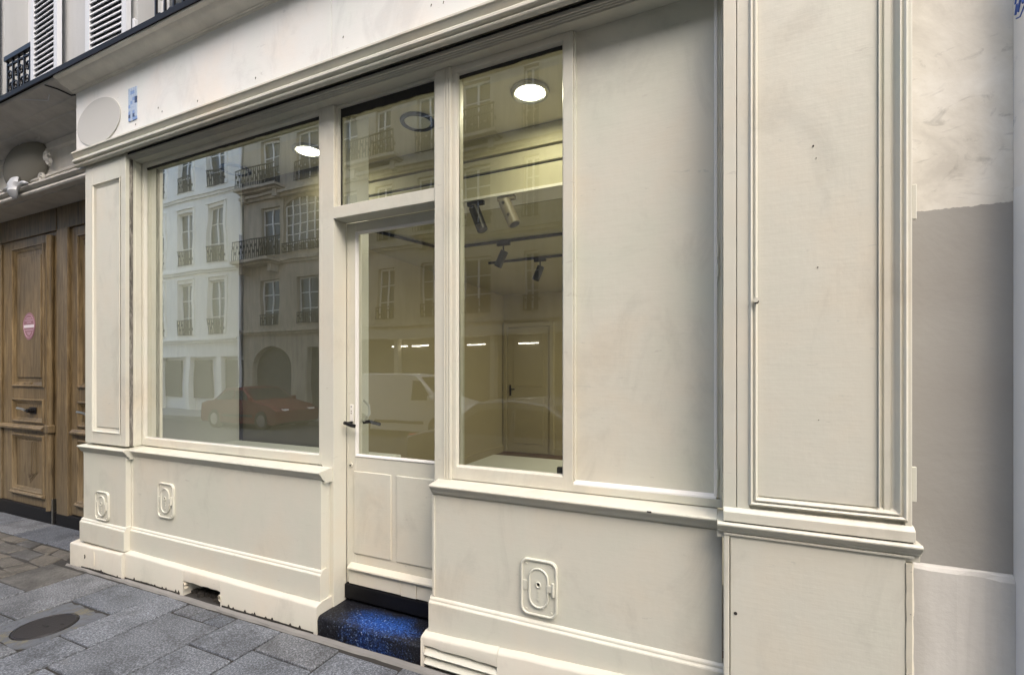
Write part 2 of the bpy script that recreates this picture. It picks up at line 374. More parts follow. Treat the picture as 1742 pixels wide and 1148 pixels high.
class MB:
    def __init__(self): self.v = []; self.f = []
    def box(self, x0, x1, y0, y1, z0, z1):
        n = len(self.v)
        self.v += [(x, y, z) for z in (z0, z1) for y in (y0, y1) for x in (x0, x1)]
        for q in ((0, 2, 3, 1), (4, 5, 7, 6), (0, 1, 5, 4), (2, 6, 7, 3), (0, 4, 6, 2), (1, 3, 7, 5)):
            self.f.append(tuple(n + i for i in q))
        return self
    def prism(self, prof, a0, a1, axis='x'):
        """closed profile extruded along an axis; profile is (y,z) for x, (x,y) for z, (x,z) for y"""
        n = len(self.v); k = len(prof)
        for a in (a0, a1):
            for p, q in prof:
                self.v.append((a, p, q) if axis == 'x' else (p, q, a) if axis == 'z' else (p, a, q))
        for i in range(k):
            j = (i + 1) % k
            self.f.append((n + i, n + j, n + k + j, n + k + i))
        self.f.append(tuple(n + i for i in range(k))[::-1]); self.f.append(tuple(n + k + i for i in range(k)))
        return self
    def frame_x(self, x0, x1, z0, z1, prof):
        """picture-frame moulding on an XZ plane, mitred; prof = list of (inset, y)"""
        n = len(self.v); k = len(prof)
        for (cx, cz, sx, sz) in ((x0, z0, 1, 1), (x1, z0, -1, 1), (x1, z1, -1, -1), (x0, z1, 1, -1)):
            for (d, y) in prof: self.v.append((cx + sx * d, y, cz + sz * d))
        for c in range(4):
            d = (c + 1) % 4
            for i in range(k - 1):
                self.f.append((n + c * k + i, n + d * k + i, n + d * k + i + 1, n + c * k + i + 1))
        return self
    def cyl(self, p0, p1, r0, r1=None, n=16, cap=True):
        r1 = r0 if r1 is None else r1
        p0 = Vector(p0); p1 = Vector(p1); ax = (p1 - p0).normalized()
        u = ax.orthogonal().normalized(); w = ax.cross(u)
        b = len(self.v)
        for p, r in ((p0, r0), (p1, r1)):
            for i in range(n):
                a = 2 * math.pi * i / n
                self.v.append(tuple(p + u * math.cos(a) * r + w * math.sin(a) * r))
        for i in range(n):
            j = (i + 1) % n
            self.f.append((b + i, b + j, b + n + j, b + n + i))
        if cap:
            self.f.append(tuple(b + i for i in range(n))[::-1]); self.f.append(tuple(b + n + i for i in range(n)))
        return self
    def tube(self, pts, r, n=6, closed=False):
        pts = [Vector(p) for p in pts]; b = len(self.v); K = len(pts)
        prev = None
        for i, p in enumerate(pts):
            if closed: t = pts[(i + 1) % K] - pts[i - 1]
            else: t = pts[min(i + 1, K - 1)] - pts[max(i - 1, 0)]
            t = t.normalized()
            if prev is None: u = t.orthogonal().normalized()
            else: u = (prev - t * prev.dot(t)); u = u.normalized() if u.length > 1e-6 else t.orthogonal().normalized()
            prev = u; w = t.cross(u)
            for k in range(n):
                a = 2 * math.pi * k / n
                self.v.append(tuple(p + u * math.cos(a) * r + w * math.sin(a) * r))
        for i in range(K if closed else K - 1):
            j = (i + 1) % K
            for k in range(n):
                l = (k + 1) % n
                self.f.append((b + i * n + k, b + i * n + l, b + j * n + l, b + j * n + k))
        if not closed:
            self.f.append(tuple(b + k for k in range(n))[::-1]); self.f.append(tuple(b + (K - 1) * n + k for k in range(n)))
        return self
    def loft(self, rings, cap=True):
        b = len(self.v); n = len(rings[0])
        for r in rings: self.v += [tuple(p) for p in r]
        for i in range(len(rings) - 1):
            for k in range(n):
                l = (k + 1) % n
                self.f.append((b + i * n + k, b + i * n + l, b + (i + 1) * n + l, b + (i + 1) * n + k))
        if cap:
            self.f.append(tuple(b + k for k in range(n))[::-1]); self.f.append(tuple(b + (len(rings) - 1) * n + k for k in range(n)))
        return self
    def build(self, name, mat, parent=None, bevel=0, smooth=False, seg=2, kind=None, subsurf=0):
        import bmesh
        c = Vector([(min(p[i] for p in self.v) + max(p[i] for p in self.v)) / 2 for i in range(3)])
        me = bpy.data.meshes.new(name)
        me.from_pydata([tuple(Vector(p) - c) for p in self.v], [], self.f)
        bm = bmesh.new(); bm.from_mesh(me); bmesh.ops.recalc_face_normals(bm, faces=bm.faces); bm.to_mesh(me); bm.free()
        me.materials.append(M[mat] if isinstance(mat, str) else mat)
        o = bpy.data.objects.new(name, me); SC.collection.objects.link(o)
        WORG[o.name] = c
        if parent is not None:
            o.parent = parent; o.location = c - org(parent)
        else: o.location = c
        if bevel > 0:
            md = o.modifiers.new("bevel", 'BEVEL'); md.width = bevel; md.segments = seg; md.limit_method = 'ANGLE'; md.angle_limit = R(35)
        if subsurf:
            md = o.modifiers.new("sub", 'SUBSURF'); md.levels = subsurf; md.render_levels = subsurf
        if smooth:
            for p in me.polygons: p.use_smooth = True
            if not subsurf:
                try: me.set_sharp_from_angle(angle=R(40))
                except Exception: pass
        if kind: o['kind'] = kind
        return o

def B(name, mat, parent, x0, x1, y0, y1, z0, z1, bevel=.003, **k):
    return MB().box(x0, x1, y0, y1, z0, z1).build(name, mat, parent, bevel=bevel, **k)

def thing(name, label, cat, loc=(0, 0, 0), group=None):
    o = bpy.data.objects.new(name, None); SC.collection.objects.link(o)
    o.location = loc; WORG[o.name] = Vector(loc); o.empty_display_size = .2
    o['label'] = label; o['category'] = cat
    if group: o['group'] = group
    return o
def tag(o, label, cat, group=None):
    o['label'] = label; o['category'] = cat
    if group: o['group'] = group
    return o
def copy_tree(o, parent=None, delta=Vector((0, 0, 0))):
    c = o.copy(); SC.collection.objects.link(c)
    if parent is not None: c.parent = parent
    c.location = o.location + (delta if parent is None else Vector((0, 0, 0)))
    WORG[c.name] = org(o) + delta
    for ch in list(o.children): copy_tree(ch, c, delta)
    return c

def gz(x): return -.02 - .0115 * (-1.5 - x) if x < -1.5 else -.02
def wall_with_holes(name, mat, parent, x0, x1, y0, y1, z0, z1, holes, kind=None):
    """wall slab with rectangular openings; holes = (x0,x1,z0,z1), grid-split so openings are real"""
    xs = sorted({x0, x1, *[h[0] for h in holes], *[h[1] for h in holes]}); xs = [x for x in xs if x0 <= x <= x1]
    zs = sorted({z0, z1, *[h[2] for h in holes], *[h[3] for h in holes]}); zs = [z for z in zs if z0 <= z <= z1]
    V = {}; verts = []; faces = []
    def vi(x, y, z):
        k = (round(x, 4), round(y, 4), round(z, 4))
        if k not in V: V[k] = len(verts); verts.append((x, y, z))
        return V[k]
    nx, nz = len(xs) - 1, len(zs) - 1
    solid = [[not any(h[0] - 1e-5 <= (xs[i] + xs[i + 1]) / 2 <= h[1] + 1e-5 and h[2] - 1e-5 <= (zs[j] + zs[j + 1]) / 2 <= h[3] + 1e-5 for h in holes) for j in range(nz)] for i in range(nx)]
    for i in range(nx):
        for j in range(nz):
            if not solid[i][j]: continue
            a, b, c, d = xs[i], xs[i + 1], zs[j], zs[j + 1]
            faces.append((vi(a, y0, c), vi(b, y0, c), vi(b, y0, d), vi(a, y0, d)))
            faces.append((vi(a, y1, c), vi(a, y1, d), vi(b, y1, d), vi(b, y1, c)))
            if i == 0 or not solid[i - 1][j]: faces.append((vi(a, y0, c), vi(a, y0, d), vi(a, y1, d), vi(a, y1, c)))
            if i == nx - 1 or not solid[i + 1][j]: faces.append((vi(b, y0, c), vi(b, y1, c), vi(b, y1, d), vi(b, y0, d)))
            if j == 0 or not solid[i][j - 1]: faces.append((vi(a, y0, c), vi(a, y1, c), vi(b, y1, c), vi(b, y0, c)))
            if j == nz - 1 or not solid[i][j + 1]: faces.append((vi(a, y0, d), vi(b, y0, d), vi(b, y1, d), vi(a, y1, d)))
    mb = MB(); mb.v = verts; mb.f = faces
    return mb.build(name, mat, parent, kind=kind)

# ------------------------------------------------------------------ ground, road, pavement
def sheet(name, mat, x0, x1, y0, y1, dz, kind='structure'):
    xs = [x0] + ([-1.5] if x0 < -1.5 < x1 else []) + [x1]
    mb = MB()
    for i in range(len(xs) - 1):
        a, b = xs[i], xs[i + 1]; n = len(mb.v)
        mb.v += [(a, y0, gz(a) + dz), (b, y0, gz(b) + dz), (b, y1, gz(b) + dz), (a, y1, gz(a) + dz)]
        mb.f.append((n, n + 1, n + 2, n + 3))
    return mb.build(name, mat, None, kind=kind)
g = MB(); g.v = [(-200, -200, -2.6), (200, -200, -2.6), (200, 200, -2.6), (-200, 200, -2.6)]; g.f = [(0, 1, 2, 3)]
g.build('ground', 'asphalt', None, kind='structure')
sheet('road', 'asphalt', -60, 30, -10.0, -2.72, -.13)
pave = sheet('pavement', 'mortar', -60, 30, -2.60, .60, -.010)
opp_pave = sheet('opposite_pavement', 'kerbstone', -60, 30, -12.6, -10.0, 0.0)
kb = MB().prism([(-2.74, -.45), (-2.60, -.45), (-2.60, -.02), (-2.74, -.02)], -1.5, 30)
n0 = len(kb.v); kb.loft([[(-60, -2.74, -1.1), (-60, -2.60, -1.1), (-60, -2.60, gz(-60)), (-60, -2.74, gz(-60))], [(-1.5, -2.74, -.45), (-1.5, -2.60, -.45), (-1.5, -2.60, -.02), (-1.5, -2.74, -.02)]])
kb.build('kerb', 'kerbstone', None, kind='structure')
kb = MB().loft([[(x, -10.04, gz(x) - .3), (x, -9.9, gz(x) - .3), (x, -9.9, gz(x) + .004), (x, -10.04, gz(x) + .004)] for x in (-60, -1.5, 30)])
kb.build('opposite_kerb', 'kerbstone', None, kind='structure')

def stone(x0, x1, y0, y1, mat='granite', name='paving_stone', gap=.007, poly=None, dz=None, bev=.007):
    j = lambda s=.004: random.uniform(-s, s)
    dz = random.uniform(-.0035, .0035) if dz is None else dz
    tx, ty = random.uniform(-.004, .004), random.uniform(-.004, .004)
    if poly is None:
        # slightly uneven edges with a middle point on the long sides
        ym = (y0 + y1) / 2
        poly = [(x0 + gap + j(), y0 + gap + j()), (x1 - gap + j(), y0 + gap + j()), (x1 - gap + j(.005), ym), (x1 - gap + j(), y1 - gap + j()), (x0 + gap + j(), y1 - gap + j()), (x0 + gap + j(.005), ym)]
    cx = sum(p[0] for p in poly) / len(poly); cy = sum(p[1] for p in poly) / len(poly)
    top = [(x, y, gz(x) + dz + (x - cx) * tx + (y - cy) * ty) for x, y in poly]
    bot = [(x, y, z - .05) for x, y, z in top]
    return MB().loft([bot, top]).build(name, mat, pave, bevel=bev)

strips = [(-5.38, -4.86, [-.14, -.50, -1.15, -1.9, -2.58]),
          (-4.86, -4.35, [-.13, -.74, -1.45, -2.1, -2.58]),
          (-4.35, -3.83, [-.125, -.445, -.90, -1.6, -2.58]),
          (-3.83, -3.49, [-.125, -.72, -1.35, -2.0, -2.58]),
          (-3.49, -2.97, [-.258, -.92, -1.7, -2.58]),
          (-2.97, -2.55, [-.13, -.455, -1.2, -1.9, -2.58]),
          (-2.55, -2.06, [-.13, -.345, -1.15, -1.8, -2.58]),
          (-2.06, -1.62, [-.15, -.80, -1.4, -2.1, -2.58]),
          (-1.62, -1.15, [-.12, -.52, -1.3, -1.9, -2.58]),
          (-1.15, -.70, [-.12, -.80, -1.5, -2.58]),
          (-.70, -.18, [-.12, -.60, -1.2, -1.9, -2.58]),
          (-.18, .30, [-.12, -.85, -1.6, -2.58]),
          (.30, .85, [-.12, -.55, -1.25, -2.0, -2.58]),
          (.85, 1.3, [-.12, -.80, -1.5, -2.58])]
for (a, b, js) in strips:
    for i in range(len(js) - 1):
        if a == -4.35 and js[i] == -.445: continue          # the manhole patch lies here
        if a == -5.38: stone(a, b, js[i + 1], js[i], mat='sett' if i == 0 else 'granite')
        else: stone(a, b, js[i + 1], js[i])
# three rough small stones by the vent hole
for poly in ([(-3.48, -.135), (-3.30, -.13), (-3.315, -.245), (-3.475, -.25)], [(-3.295, -.135), (-3.15, -.13), (-3.17, -.245), (-3.30, -.25)], [(-3.145, -.13), (-2.985, -.135), (-2.985, -.25), (-3.16, -.25)]):
    stone(0, 0, 0, 0, poly=poly, dz=random.uniform(-.008, 0))
# brown worn setts left of the shop, laid fanwise, and grey slabs before the carriage door
random.seed(11)
rows_y = [-2.58, -2.3, -2.0, -1.72, -1.45, -1.2, -.97, -.76, -.56, -.38, -.21, -.05, .07]
for r in range(len(rows_y) - 1):
    x = -5.40
    ya, yb = rows_y[r], rows_y[r + 1]
    while x > -10:
        w = random.uniform(.22, .42)
        sk = .05 * math.sin(x * 1.7 + r)
        stone(0, 0, 0, 0, poly=[(x - w + .008 + sk, ya + .008), (x - .008 + sk, ya + .008 + random.uniform(-.02, .02)), (x - .008 - sk, yb - .008 + random.uniform(-.02, .02)), (x - w + .008 - sk, yb - .008)], mat='sett', name='sett', dz=random.uniform(-.006, .006), bev=.012)
        x -= w
x = -4.9
for w in (.55, .62, .70, .58, .66, .72, .6, .7):
    stone(x - w, x, .075, .43, name='paving_stone', dz=.0); x -= w
# cement fillet where the pavement meets the shopfront
fl = MB()
pts = [-5.24 + i * .11 for i in range(60)]
def fr(y): return y + random.uniform(-.006, .006)
yi = lambda x: (-.093 if x < -4.42 else -.071) + random.uniform(-.003, .003)
rings = [[(x, fr(-.122), gz(x) - .02), (x, yi(x), gz(x) - .02), (x, yi(x) - .002, gz(x) - .002), (x, yi(x) - .008, gz(x) + .005), (x, fr(-.108), gz(x) + .003)] for x in pts]
fl.loft(rings).build('mortar_fillet', 'fillet', pave)
# manhole: lid with a collar of sandy mortar
mh = thing('manhole_cover', 'round iron manhole lid set in grey mortar among the paving slabs', 'manhole cover', (-4.05, -.70, gz(-4.05)))
cm = MB(); ring = []
for i in range(40):
    a = 2 * math.pi * i / 40; ca, sa = math.cos(a), math.sin(a)
    k = 1 / max(abs(ca) / .275, abs(sa) / .236)
    k *= random.uniform(.90, .97); ring.append((-4.09 + ca * k, -.68 + sa * k))
z0 = gz(-4.05)
n = len(cm.v)
inner = [(-4.05 + math.cos(2 * math.pi * i / 40) * .166, -.70 + math.sin(2 * math.pi * i / 40) * .166) for i in range(40)]
cm.v += [(x, y, z0 - .004 + random.uniform(-.003, .003)) for x, y in ring] + [(x, y, z0 + .002) for x, y in inner] + [(x, y, z0 - .02) for x, y in inner]
for i in range(40):
    j = (i + 1) % 40; cm.f += [(i, j, 40 + j, 40 + i), (40 + i, 40 + j, 80 + j, 80 + i)]
cm.build('mortar_collar', 'collar', mh)
lid = MB().cyl((-4.05, -.70, z0 - .02), (-4.05, -.70, z0 + .004), .158, n=40).build('lid', 'iron', mh, bevel=.004)
MB().tube([(-4.05 + math.cos(a) * .148, -.70 + math.sin(a) * .148, z0 + .004) for a in [2 * math.pi * i / 40 for i in range(40)]], .004, closed=True).build('rim', 'iron', mh)
MB().box(-4.075, -4.025, -.708, -.692, z0 + .003, z0 + .0065).build('lifting_slot', 'gasket', mh)
MB().box(-3.99, -3.965, -.65, -.64, z0 + .003, z0 + .0065).build('lifting_slot', 'gasket', mh)

# ------------------------------------------------------------------ the shopfront
sf = thing('shopfront', 'cream painted wooden shopfront with two large panes and a recessed glazed door', 'shopfront', (-2.25, 0, 0))
def roundtop(y, z): return [(.08, -.2), (y, -.2), (y, z - .012), (y + .003, z - .004), (y + .012, z + .002), (-.02, z + .012), (.08, z + .012)]
def plinth_run(x0, x1, y, za, zb, name='plinth', nseg=12, lift=None):
    rings = []
    for i in range(nseg + 1):
        t = i / nseg; x = x0 + (x1 - x0) * t; z = za + (zb - za) * t + random.uniform(-.0015, .0015)
        yy = y + random.uniform(-.0025, .0025)
        bot = -.2 if lift is None else lift + random.uniform(-.004, .004)
        rings.append([(x, .08, bot), (x, yy, bot), (x, yy, z - .014), (x, yy + .004, z - .005), (x, yy + .012, z), (x, -.015, z + .012), (x, .08, z + .012)])
    return MB().loft(rings).build(name, 'paint_plinth', sf, smooth=True)
plinth_run(-5.235, -4.445, -.082, .120, .135)
plinth_run(-4.444, -3.68, -.060, .144, .142)
plinth_run(-3.679, -3.262, -.060, .142, .141, lift=.058)
plinth_run(-3.261, -2.335, -.060, .141, .138)
# vent hole: cavity and rubble
cv = MB().box(-3.70, -3.24, .081, .12, -.12, .08).build('vent_cavity', 'dark', sf)
rb = MB()
for i in range(26):
    x = random.uniform(-3.66, -3.27); y = random.uniform(-.03, .05); s = random.uniform(.012, .03)
    rb.loft([[(x + s * math.cos(a) * random.uniform(.6, 1), y + s * math.sin(a) * random.uniform(.6, 1), gz(x) + h) for a in [k * 1.047 for k in range(6)]] for h in (-.02, s * .8)])
rb.build('rubble', 'dark', sf, kind='stuff')
for (x, s) in ((-3.683, .022), (-3.684, .018), (-3.27, .016), (-3.262, .02)):
    for k in range(2):
        zz = random.uniform(-.02, .05)
        MB().loft([[(x + s * math.cos(a) * random.uniform(.5, 1), -.058 + dy, zz + s * math.sin(a) * random.uniform(.5, 1)) for a in [k2 * 1.047 for k2 in range(6)]] for dy in (-.003, .03)]).build('broken_edge', 'paint_worn', sf)
# chips and cracks along the foot of the plinth
def ragged_gap(xa, xb, yy, amp):
    n = int((xb - xa) / .012); top = []
    for k in range(n + 1):
        x = xa + (xb - xa) * k / n
        h = .004 + amp * max(0, math.sin(x * 9.0 + 1.0)) * random.uniform(.2, 1.0) + (random.random() < .07) * random.uniform(.008, .022)
        top.append((x, gz(x) + h))
    MB().prism([(xa, -.2)] + top + [(xb, -.2)], yy - .0006, yy + .02, 'y').build('ragged_gap', 'dark', sf)
ragged_gap(-5.05, -4.452, -.084, .010)
ragged_gap(-4.44, -3.72, -.0628, .006)
ragged_gap(-3.24, -2.36, -.0628, .003)
for (x, z0_, z1_) in ((-4.995, .02, .05), (-4.845, -.02, .10)):
    MB().tube([(x, -.085, z0_), (x + .006, -.085, (z0_ + z1_) / 2), (x - .003, -.084, z1_)], .0035, 5).build('crack', 'dark' if z1_ < .06 else 'paint_worn', sf)

def p1_profile(y0, ext):  # moulding on top of the plinth board
    return [(y0 + .04, .15), (y0 - ext, .15), (y0 - ext, .312), (y0 - ext + .003, .318), (y0 - ext + .006, .319), (y0 - ext * .5, .324), (y0 - ext * .5, .330), (y0 - ext * .4, .335), (y0 - .004, .340), (y0 + .002, .345), (y0 + .04, .345)]
def base_section(x0, x1, yf, z_top=.925, ext=.022, name='base_panel'):
    MB().box(x0, x1, yf, yf + .045, .33, z_top).build(name, 'paint', sf, bevel=.002)
    MB().prism(p1_profile(yf, ext), x0 - ext * .7, x1 + ext * .7).build('plinth_board', 'paint', sf, bevel=.0015)
base_section(-4.462, -2.36, 0)
base_section(-1.505, 0.0, 0)
base_section(-5.11, -4.465, -.042, .925)
# rounded corner strips of the panels
for (x, yf) in ((-4.455, 0), (-1.4975, 0)):
    MB().box(x - .009, x + .007, yf - .006, yf + .002, .346, .92).build('corner_strip', 'paint', sf, bevel=.003)
# returns of the base beside the door
B('base_return', 'paint', sf, -2.3995, -2.3605, .0455, .073, .0, .925, .002)
B('plinth_return', 'paint_plinth', sf, -2.40, -2.339, .081, .10, -.1, .15, .004)
# right plinth with its sloping top, cut for the louvred vent
plinth_run(-1.07, .0, -.060, .160, .205, nseg=14)
plinth_run(-1.525, -1.071, -.060, .141, .160, nseg=8, lift=.088)
plinth_run(-1.545, -1.5255, -.060, .139, .140, nseg=2)
MB().box(-1.525, -1.07, .0, .03, -.16, .088).build('vent_cavity', 'dark', sf)
for zc in (.056, .006, -.044):
    MB().prism([(-.066, zc - .014), (-.060, zc - .018), (-.02, zc + .016), (-.02, zc + .024), (-.035, zc + .024)], -1.524, -1.071).build('vent_louvre', 'paint', sf, bevel=.002)

# sill mouldings
def sill(x0, x1, yb, off=0.0, dz=0.0, nm='sill', back=.10):
    p = [(back, .90), (back, .994), (yb + .060, .989), (yb - .026, .9795), (yb - .0345, .977), (yb - .037, .971), (yb - .034, .9635), (yb - .027, .9605), (yb - .025, .955), (yb - .022, .953), (yb - .016, .944), (yb - .012, .936), (yb - .010, .931), (yb - .004, .928), (yb - .002, .921), (yb + .01, .918), (yb + .01, .90)]
    return MB().prism([(y, z + dz) for y, z in p], x0, x1).build(nm, 'paint', sf, bevel=.0015)
sill(-4.43, -2.338, 0.0)
sill(-5.140, -4.4305, -.042)
sill(-1.506, -.0205, -.006, dz=.008)
B('sill_dowel', 'dark', sf, -.315, -.295, -.0455, -.040, .977, .984, .001)
# --- left pilaster
def panel_pilaster(x0, x1, yf, z0, z1, px0, px1, pz0, pz1, depth, prof, body='pilaster', mat='paint'):
    """stiles and rails round a sunk field, with a moulding in the angle"""
    MB().box(x0, px0, yf, yf + .06, z0, z1).build('stile', mat, body_o, bevel=.003)
    MB().box(px1, x1, yf, yf + .06, z0, z1).build('stile', mat, body_o, bevel=.003)
    MB().box(px0, px1, yf, yf + .06, z0, pz0).build('rail', mat, body_o, bevel=.002)
    MB().box(px0, px1, yf, yf + .06, pz1, z1).build('rail', mat, body_o, bevel=.002)
    MB().box(px0 - .01, px1 + .01, yf + depth, yf + depth + .02, pz0 - .01, pz1 + .01).build('panel', mat, body_o)
    MB().frame_x(px0, px1, pz0, pz1, prof).build('panel_moulding', mat, body_o, smooth=True)
body_o = B('pilaster', 'paint', sf, -5.085, -4.475, .021, .30, .99, 3.40, .002)
panel_pilaster(-5.088, -4.475, -.040, 1.004, 3.398, -4.975, -4.545, 1.10, 3.235, .016,
               [(0, -.043), (.004, -.046), (.010, -.044), (.014, -.034), (.022, -.030), (.028, -.026), (.036, -.024)])
# raised field on the left pilaster
B('raised_field', 'paint', body_o, -4.930, -4.585, -.030, -.022, 1.145, 3.185, .005)
B('grooved_strip', 'greywood', sf, -4.4745, -4.468, -.014, .012, 1.004, 3.375, .002)
B('reveal', 'paint', sf, -4.4745, -4.4655, .028, .0735, 1.004, 3.371, .002)
B('reveal', 'paint', sf, -4.4745, -4.4715, -.0385, .073, 1.0035, 3.371, .0)

# --- right pilaster (hinged shutter box) with bolection frame
body_o = B('pilaster', 'paint', sf, .003, .636, -.04, .20, 1.03, 4.0, .002)
X0, X1 = .103, .622
MB().box(.003, .052, -.0800, -.041, 1.046, 3.9).build('stile', 'paint', body_o, bevel=.002)
MB().box(.0545, X0, -.0785, -.041, 1.046, 3.9).build('stile', 'paint', body_o, bevel=.003)
MB().box(X1 - .008, .636, -.0790, -.041, 1.046, 3.9).build('stile', 'paint', body_o, bevel=.003)
prof = [(-.002, -.0785), (.001, -.085), (.006, -.088), (.011, -.085), (.014, -.079), (.018, -.079), (.020, -.086), (.024, -.087), (.028, -.080), (.034, -.070), (.040, -.066), (.048, -.064)]
profR = [(-.002, -.0785), (.001, -.088), (.010, -.092), (.020, -.088), (.030, -.082), (.044, -.080), (.052, -.074), (.060, -.078), (.080, -.070), (.088, -.066)]
MB().frame_x(X0 - .002, X1, 1.070, 3.85, prof).build('panel_moulding', 'paint', body_o, smooth=True)
MB().box(X0 - .005, X1 + .005, -.066, -.0415, 1.046, 3.9).build('panel', 'paint', body_o)
MB().box(.131, .534, -.074, -.0665, 1.108, 3.82).build('raised_field', 'paint', body_o, bevel=.002)
MB().box(.5345, .5385, -.083, -.0665, 1.108, 3.82).build('bead', 'paint', body_o, bevel=.0015)
MB().box(.552, .574, -.073, -.0665, 1.10, 3.83).build('bead', 'paint', body_o, bevel=.003)
MB().box(.592, .606, -.076, -.0665, 1.10, 3.83).build('bead', 'paint', body_o, bevel=.003)
MB().prism([(-.04, .9975), (-.098, .9975), (-.098, 1.036), (-.092, 1.043), (-.080, 1.052), (-.04, 1.056)], .003, .641).build('bottom_rail', 'paint', body_o, bevel=.002)
B('shadow_gap', 'gasket', body_o, .008, .636, -.090, -.03, .9925, .9972, 0)
# its sill moulding and the box below
sl = MB().prism([(.10, .92), (.10, .991), (-.102, .9915), (-.110, .986), (-.110, .980), (-.104, .972), (-.096, .964), (-.089, .958), (-.088, .950), (-.075, .946), (-.075, .92)], -.020, .660)
sl.build('sill', 'paint', sf, bevel=.0015)
B('box_front', 'paint', sf, .030, .617, -.078, -.05, -.1, .936, .003)
B('box_stile', 'paint', sf, .004, .0265, -.0835, -.04, -.1, .944, .004)
B('box_back', 'dark', sf, .006, .63, -.049, .05, -.1, .93, 0)
MB().box(.004, .640, -.0865, -.0785, .934, .9445).build('box_top_bead', 'paint', sf, bevel=.003)
we = MB(); zs = [-.1 + i * .035 for i in range(30)]
we.loft([[(.6185 + random.uniform(-.002, .001), -.0815, z), (.634, -.084 + random.uniform(-.001, .001), z), (.642 + random.uniform(-.0025, .001), -.076, z), (.641, -.02, z), (.6185, -.02, z)] for z in zs])
we.build('box_edge', 'paint_worn', sf)
# hinges on the right edge
for zc in (2.245, 1.205):
    B('hinge', 'paint', sf, .6365, .652, -.070, -.060, zc - .065, zc + .065, .003)
# little holes and nails
def nail(x, y, z, r=.005, mat='dark', par=None): MB().cyl((x, y - .0015, z), (x, y + .004, z), r, r, 10).build('nail_hole', mat, par or sf)
for (x, z, r) in ((.327, 2.51, .005), (.337, 2.46, .003), (.342, 2.03, .004), (.345, 1.43, .003)): nail(x, -.075, z, r * .65, par=body_o)
nail(.050, -.079, .61, .007)
MB().cyl((.128, -.10, 1.905), (.128, -.09, 1.905), .008, n=12).build('lock_hole', 'dark', body_o)
MB().cyl((.124, -.101, 1.912), (.124, -.092, 1.912), .010, n=12).build('lock_ring', 'paint', body_o)

# --- header: fluted soffit, entablature moulding, frieze, cornice
hp = [(-.02, 3.56), (-.056, 3.545), (-.062, 3.538), (-.098, 3.530), (-.104, 3.524), (-.104, 3.512), (-.098, 3.508), (-.088, 3.490), (-.080, 3.476), (-.080, 3.470),
      (-.092, 3.466), (-.095, 3.460), (-.095, 3.446), (-.090, 3.440), (-.074, 3.436), (-.070, 3.428), (-.080, 3.425), (-.082, 3.420), (-.078, 3.412), (-.066, 3.404), (-.060, 3.400), (-.0575, 3.47), (-.02, 3.50)]
head = MB().prism(hp, -5.175, .70).build('entablature_moulding', 'paint', sf, bevel=.001)
fl_p = [(.30, 3.60), (.30, 3.3715), (.0135, 3.3715), (.0125, 3.376), (.0125, 3.60)]
MB().box(-4.4745, .002, -.0247, .0120, 3.407, 3.418).build('shutter_slot', 'gasket', sf)  # black board put behind the laths, standing for the shade between them
for ys, zl in ((-.0235, 3.384), (-.0112, 3.380), (.0010, 3.376)):
    MB().prism([(ys, zl + .004), (ys + .004, zl), (ys + .0082, zl + .003), (ys + .0082, 3.4065), (ys, 3.4065)], -4.4735, .0015).build('shutter_lath', 'paint', sf)
MB().box(-4.4745, .002, -.0572, -.0248, 3.448, 3.46).build('shutter_slot', 'gasket', sf)
MB().prism(fl_p, -4.4745, .002).build('fluted_soffit', 'paint', sf)
B('head_block', 'paint', sf, -5.17, -4.475, -.0435, .30, 3.3985, 3.60, 0)
B('head_block', 'paint', sf, .0025, .70, -.0435, .30, 3.90, 4.05, 0)
B('frieze_board', 'paint_frieze', sf, -5.20, -2.2165, -.055, .10, 3.55, 4.085, .002)
B('frieze_board', 'paint_frieze', sf, -2.2135, .80, -.0555, .10, 3.55, 4.085, .002)
cp = [(.10, 4.07), (-.0545, 4.070), (-.066, 4.072), (-.068, 4.078), (-.078, 4.080), (-.080, 4.086), (-.100, 4.096), (-.125, 4.103), (-.150, 4.112), (-.165, 4.126), (-.172, 4.135), (-.190, 4.137), (-.197, 4.142), (-.199, 4.158), (.10, 4.20)]
MB().prism(cp, -5.235, 3.0).build('cornice', 'cornice_paint', sf, smooth=True)
zx = MB().loft([[(x, -.2085 + random.uniform(-.002, .002), 4.155 + random.uniform(-.002, .003)), (x, -.2085, 4.199), (x, -.200, 4.206), (x, .20, 4.245), (x, .20, 4.235), (x, -.196, 4.196), (x, -.198, 4.155)] for x in [-14 + i * .35 for i in range(50)]])
zx.build('zinc_flashing', 'zinc', sf)
for (x, z) in ((-4.30, 3.597), (-3.95, 3.62), (-3.52, 3.60), (-2.9, 3.61), (-2.12, 3.66), (-1.48, 3.65), (-1.40, 3.64), (-4.0, 3.66)):
    MB().cyl((x, -.057, z), (x + .004, -.0565, z + .012), .0022, n=6).build('nail_hole', 'dark', sf)

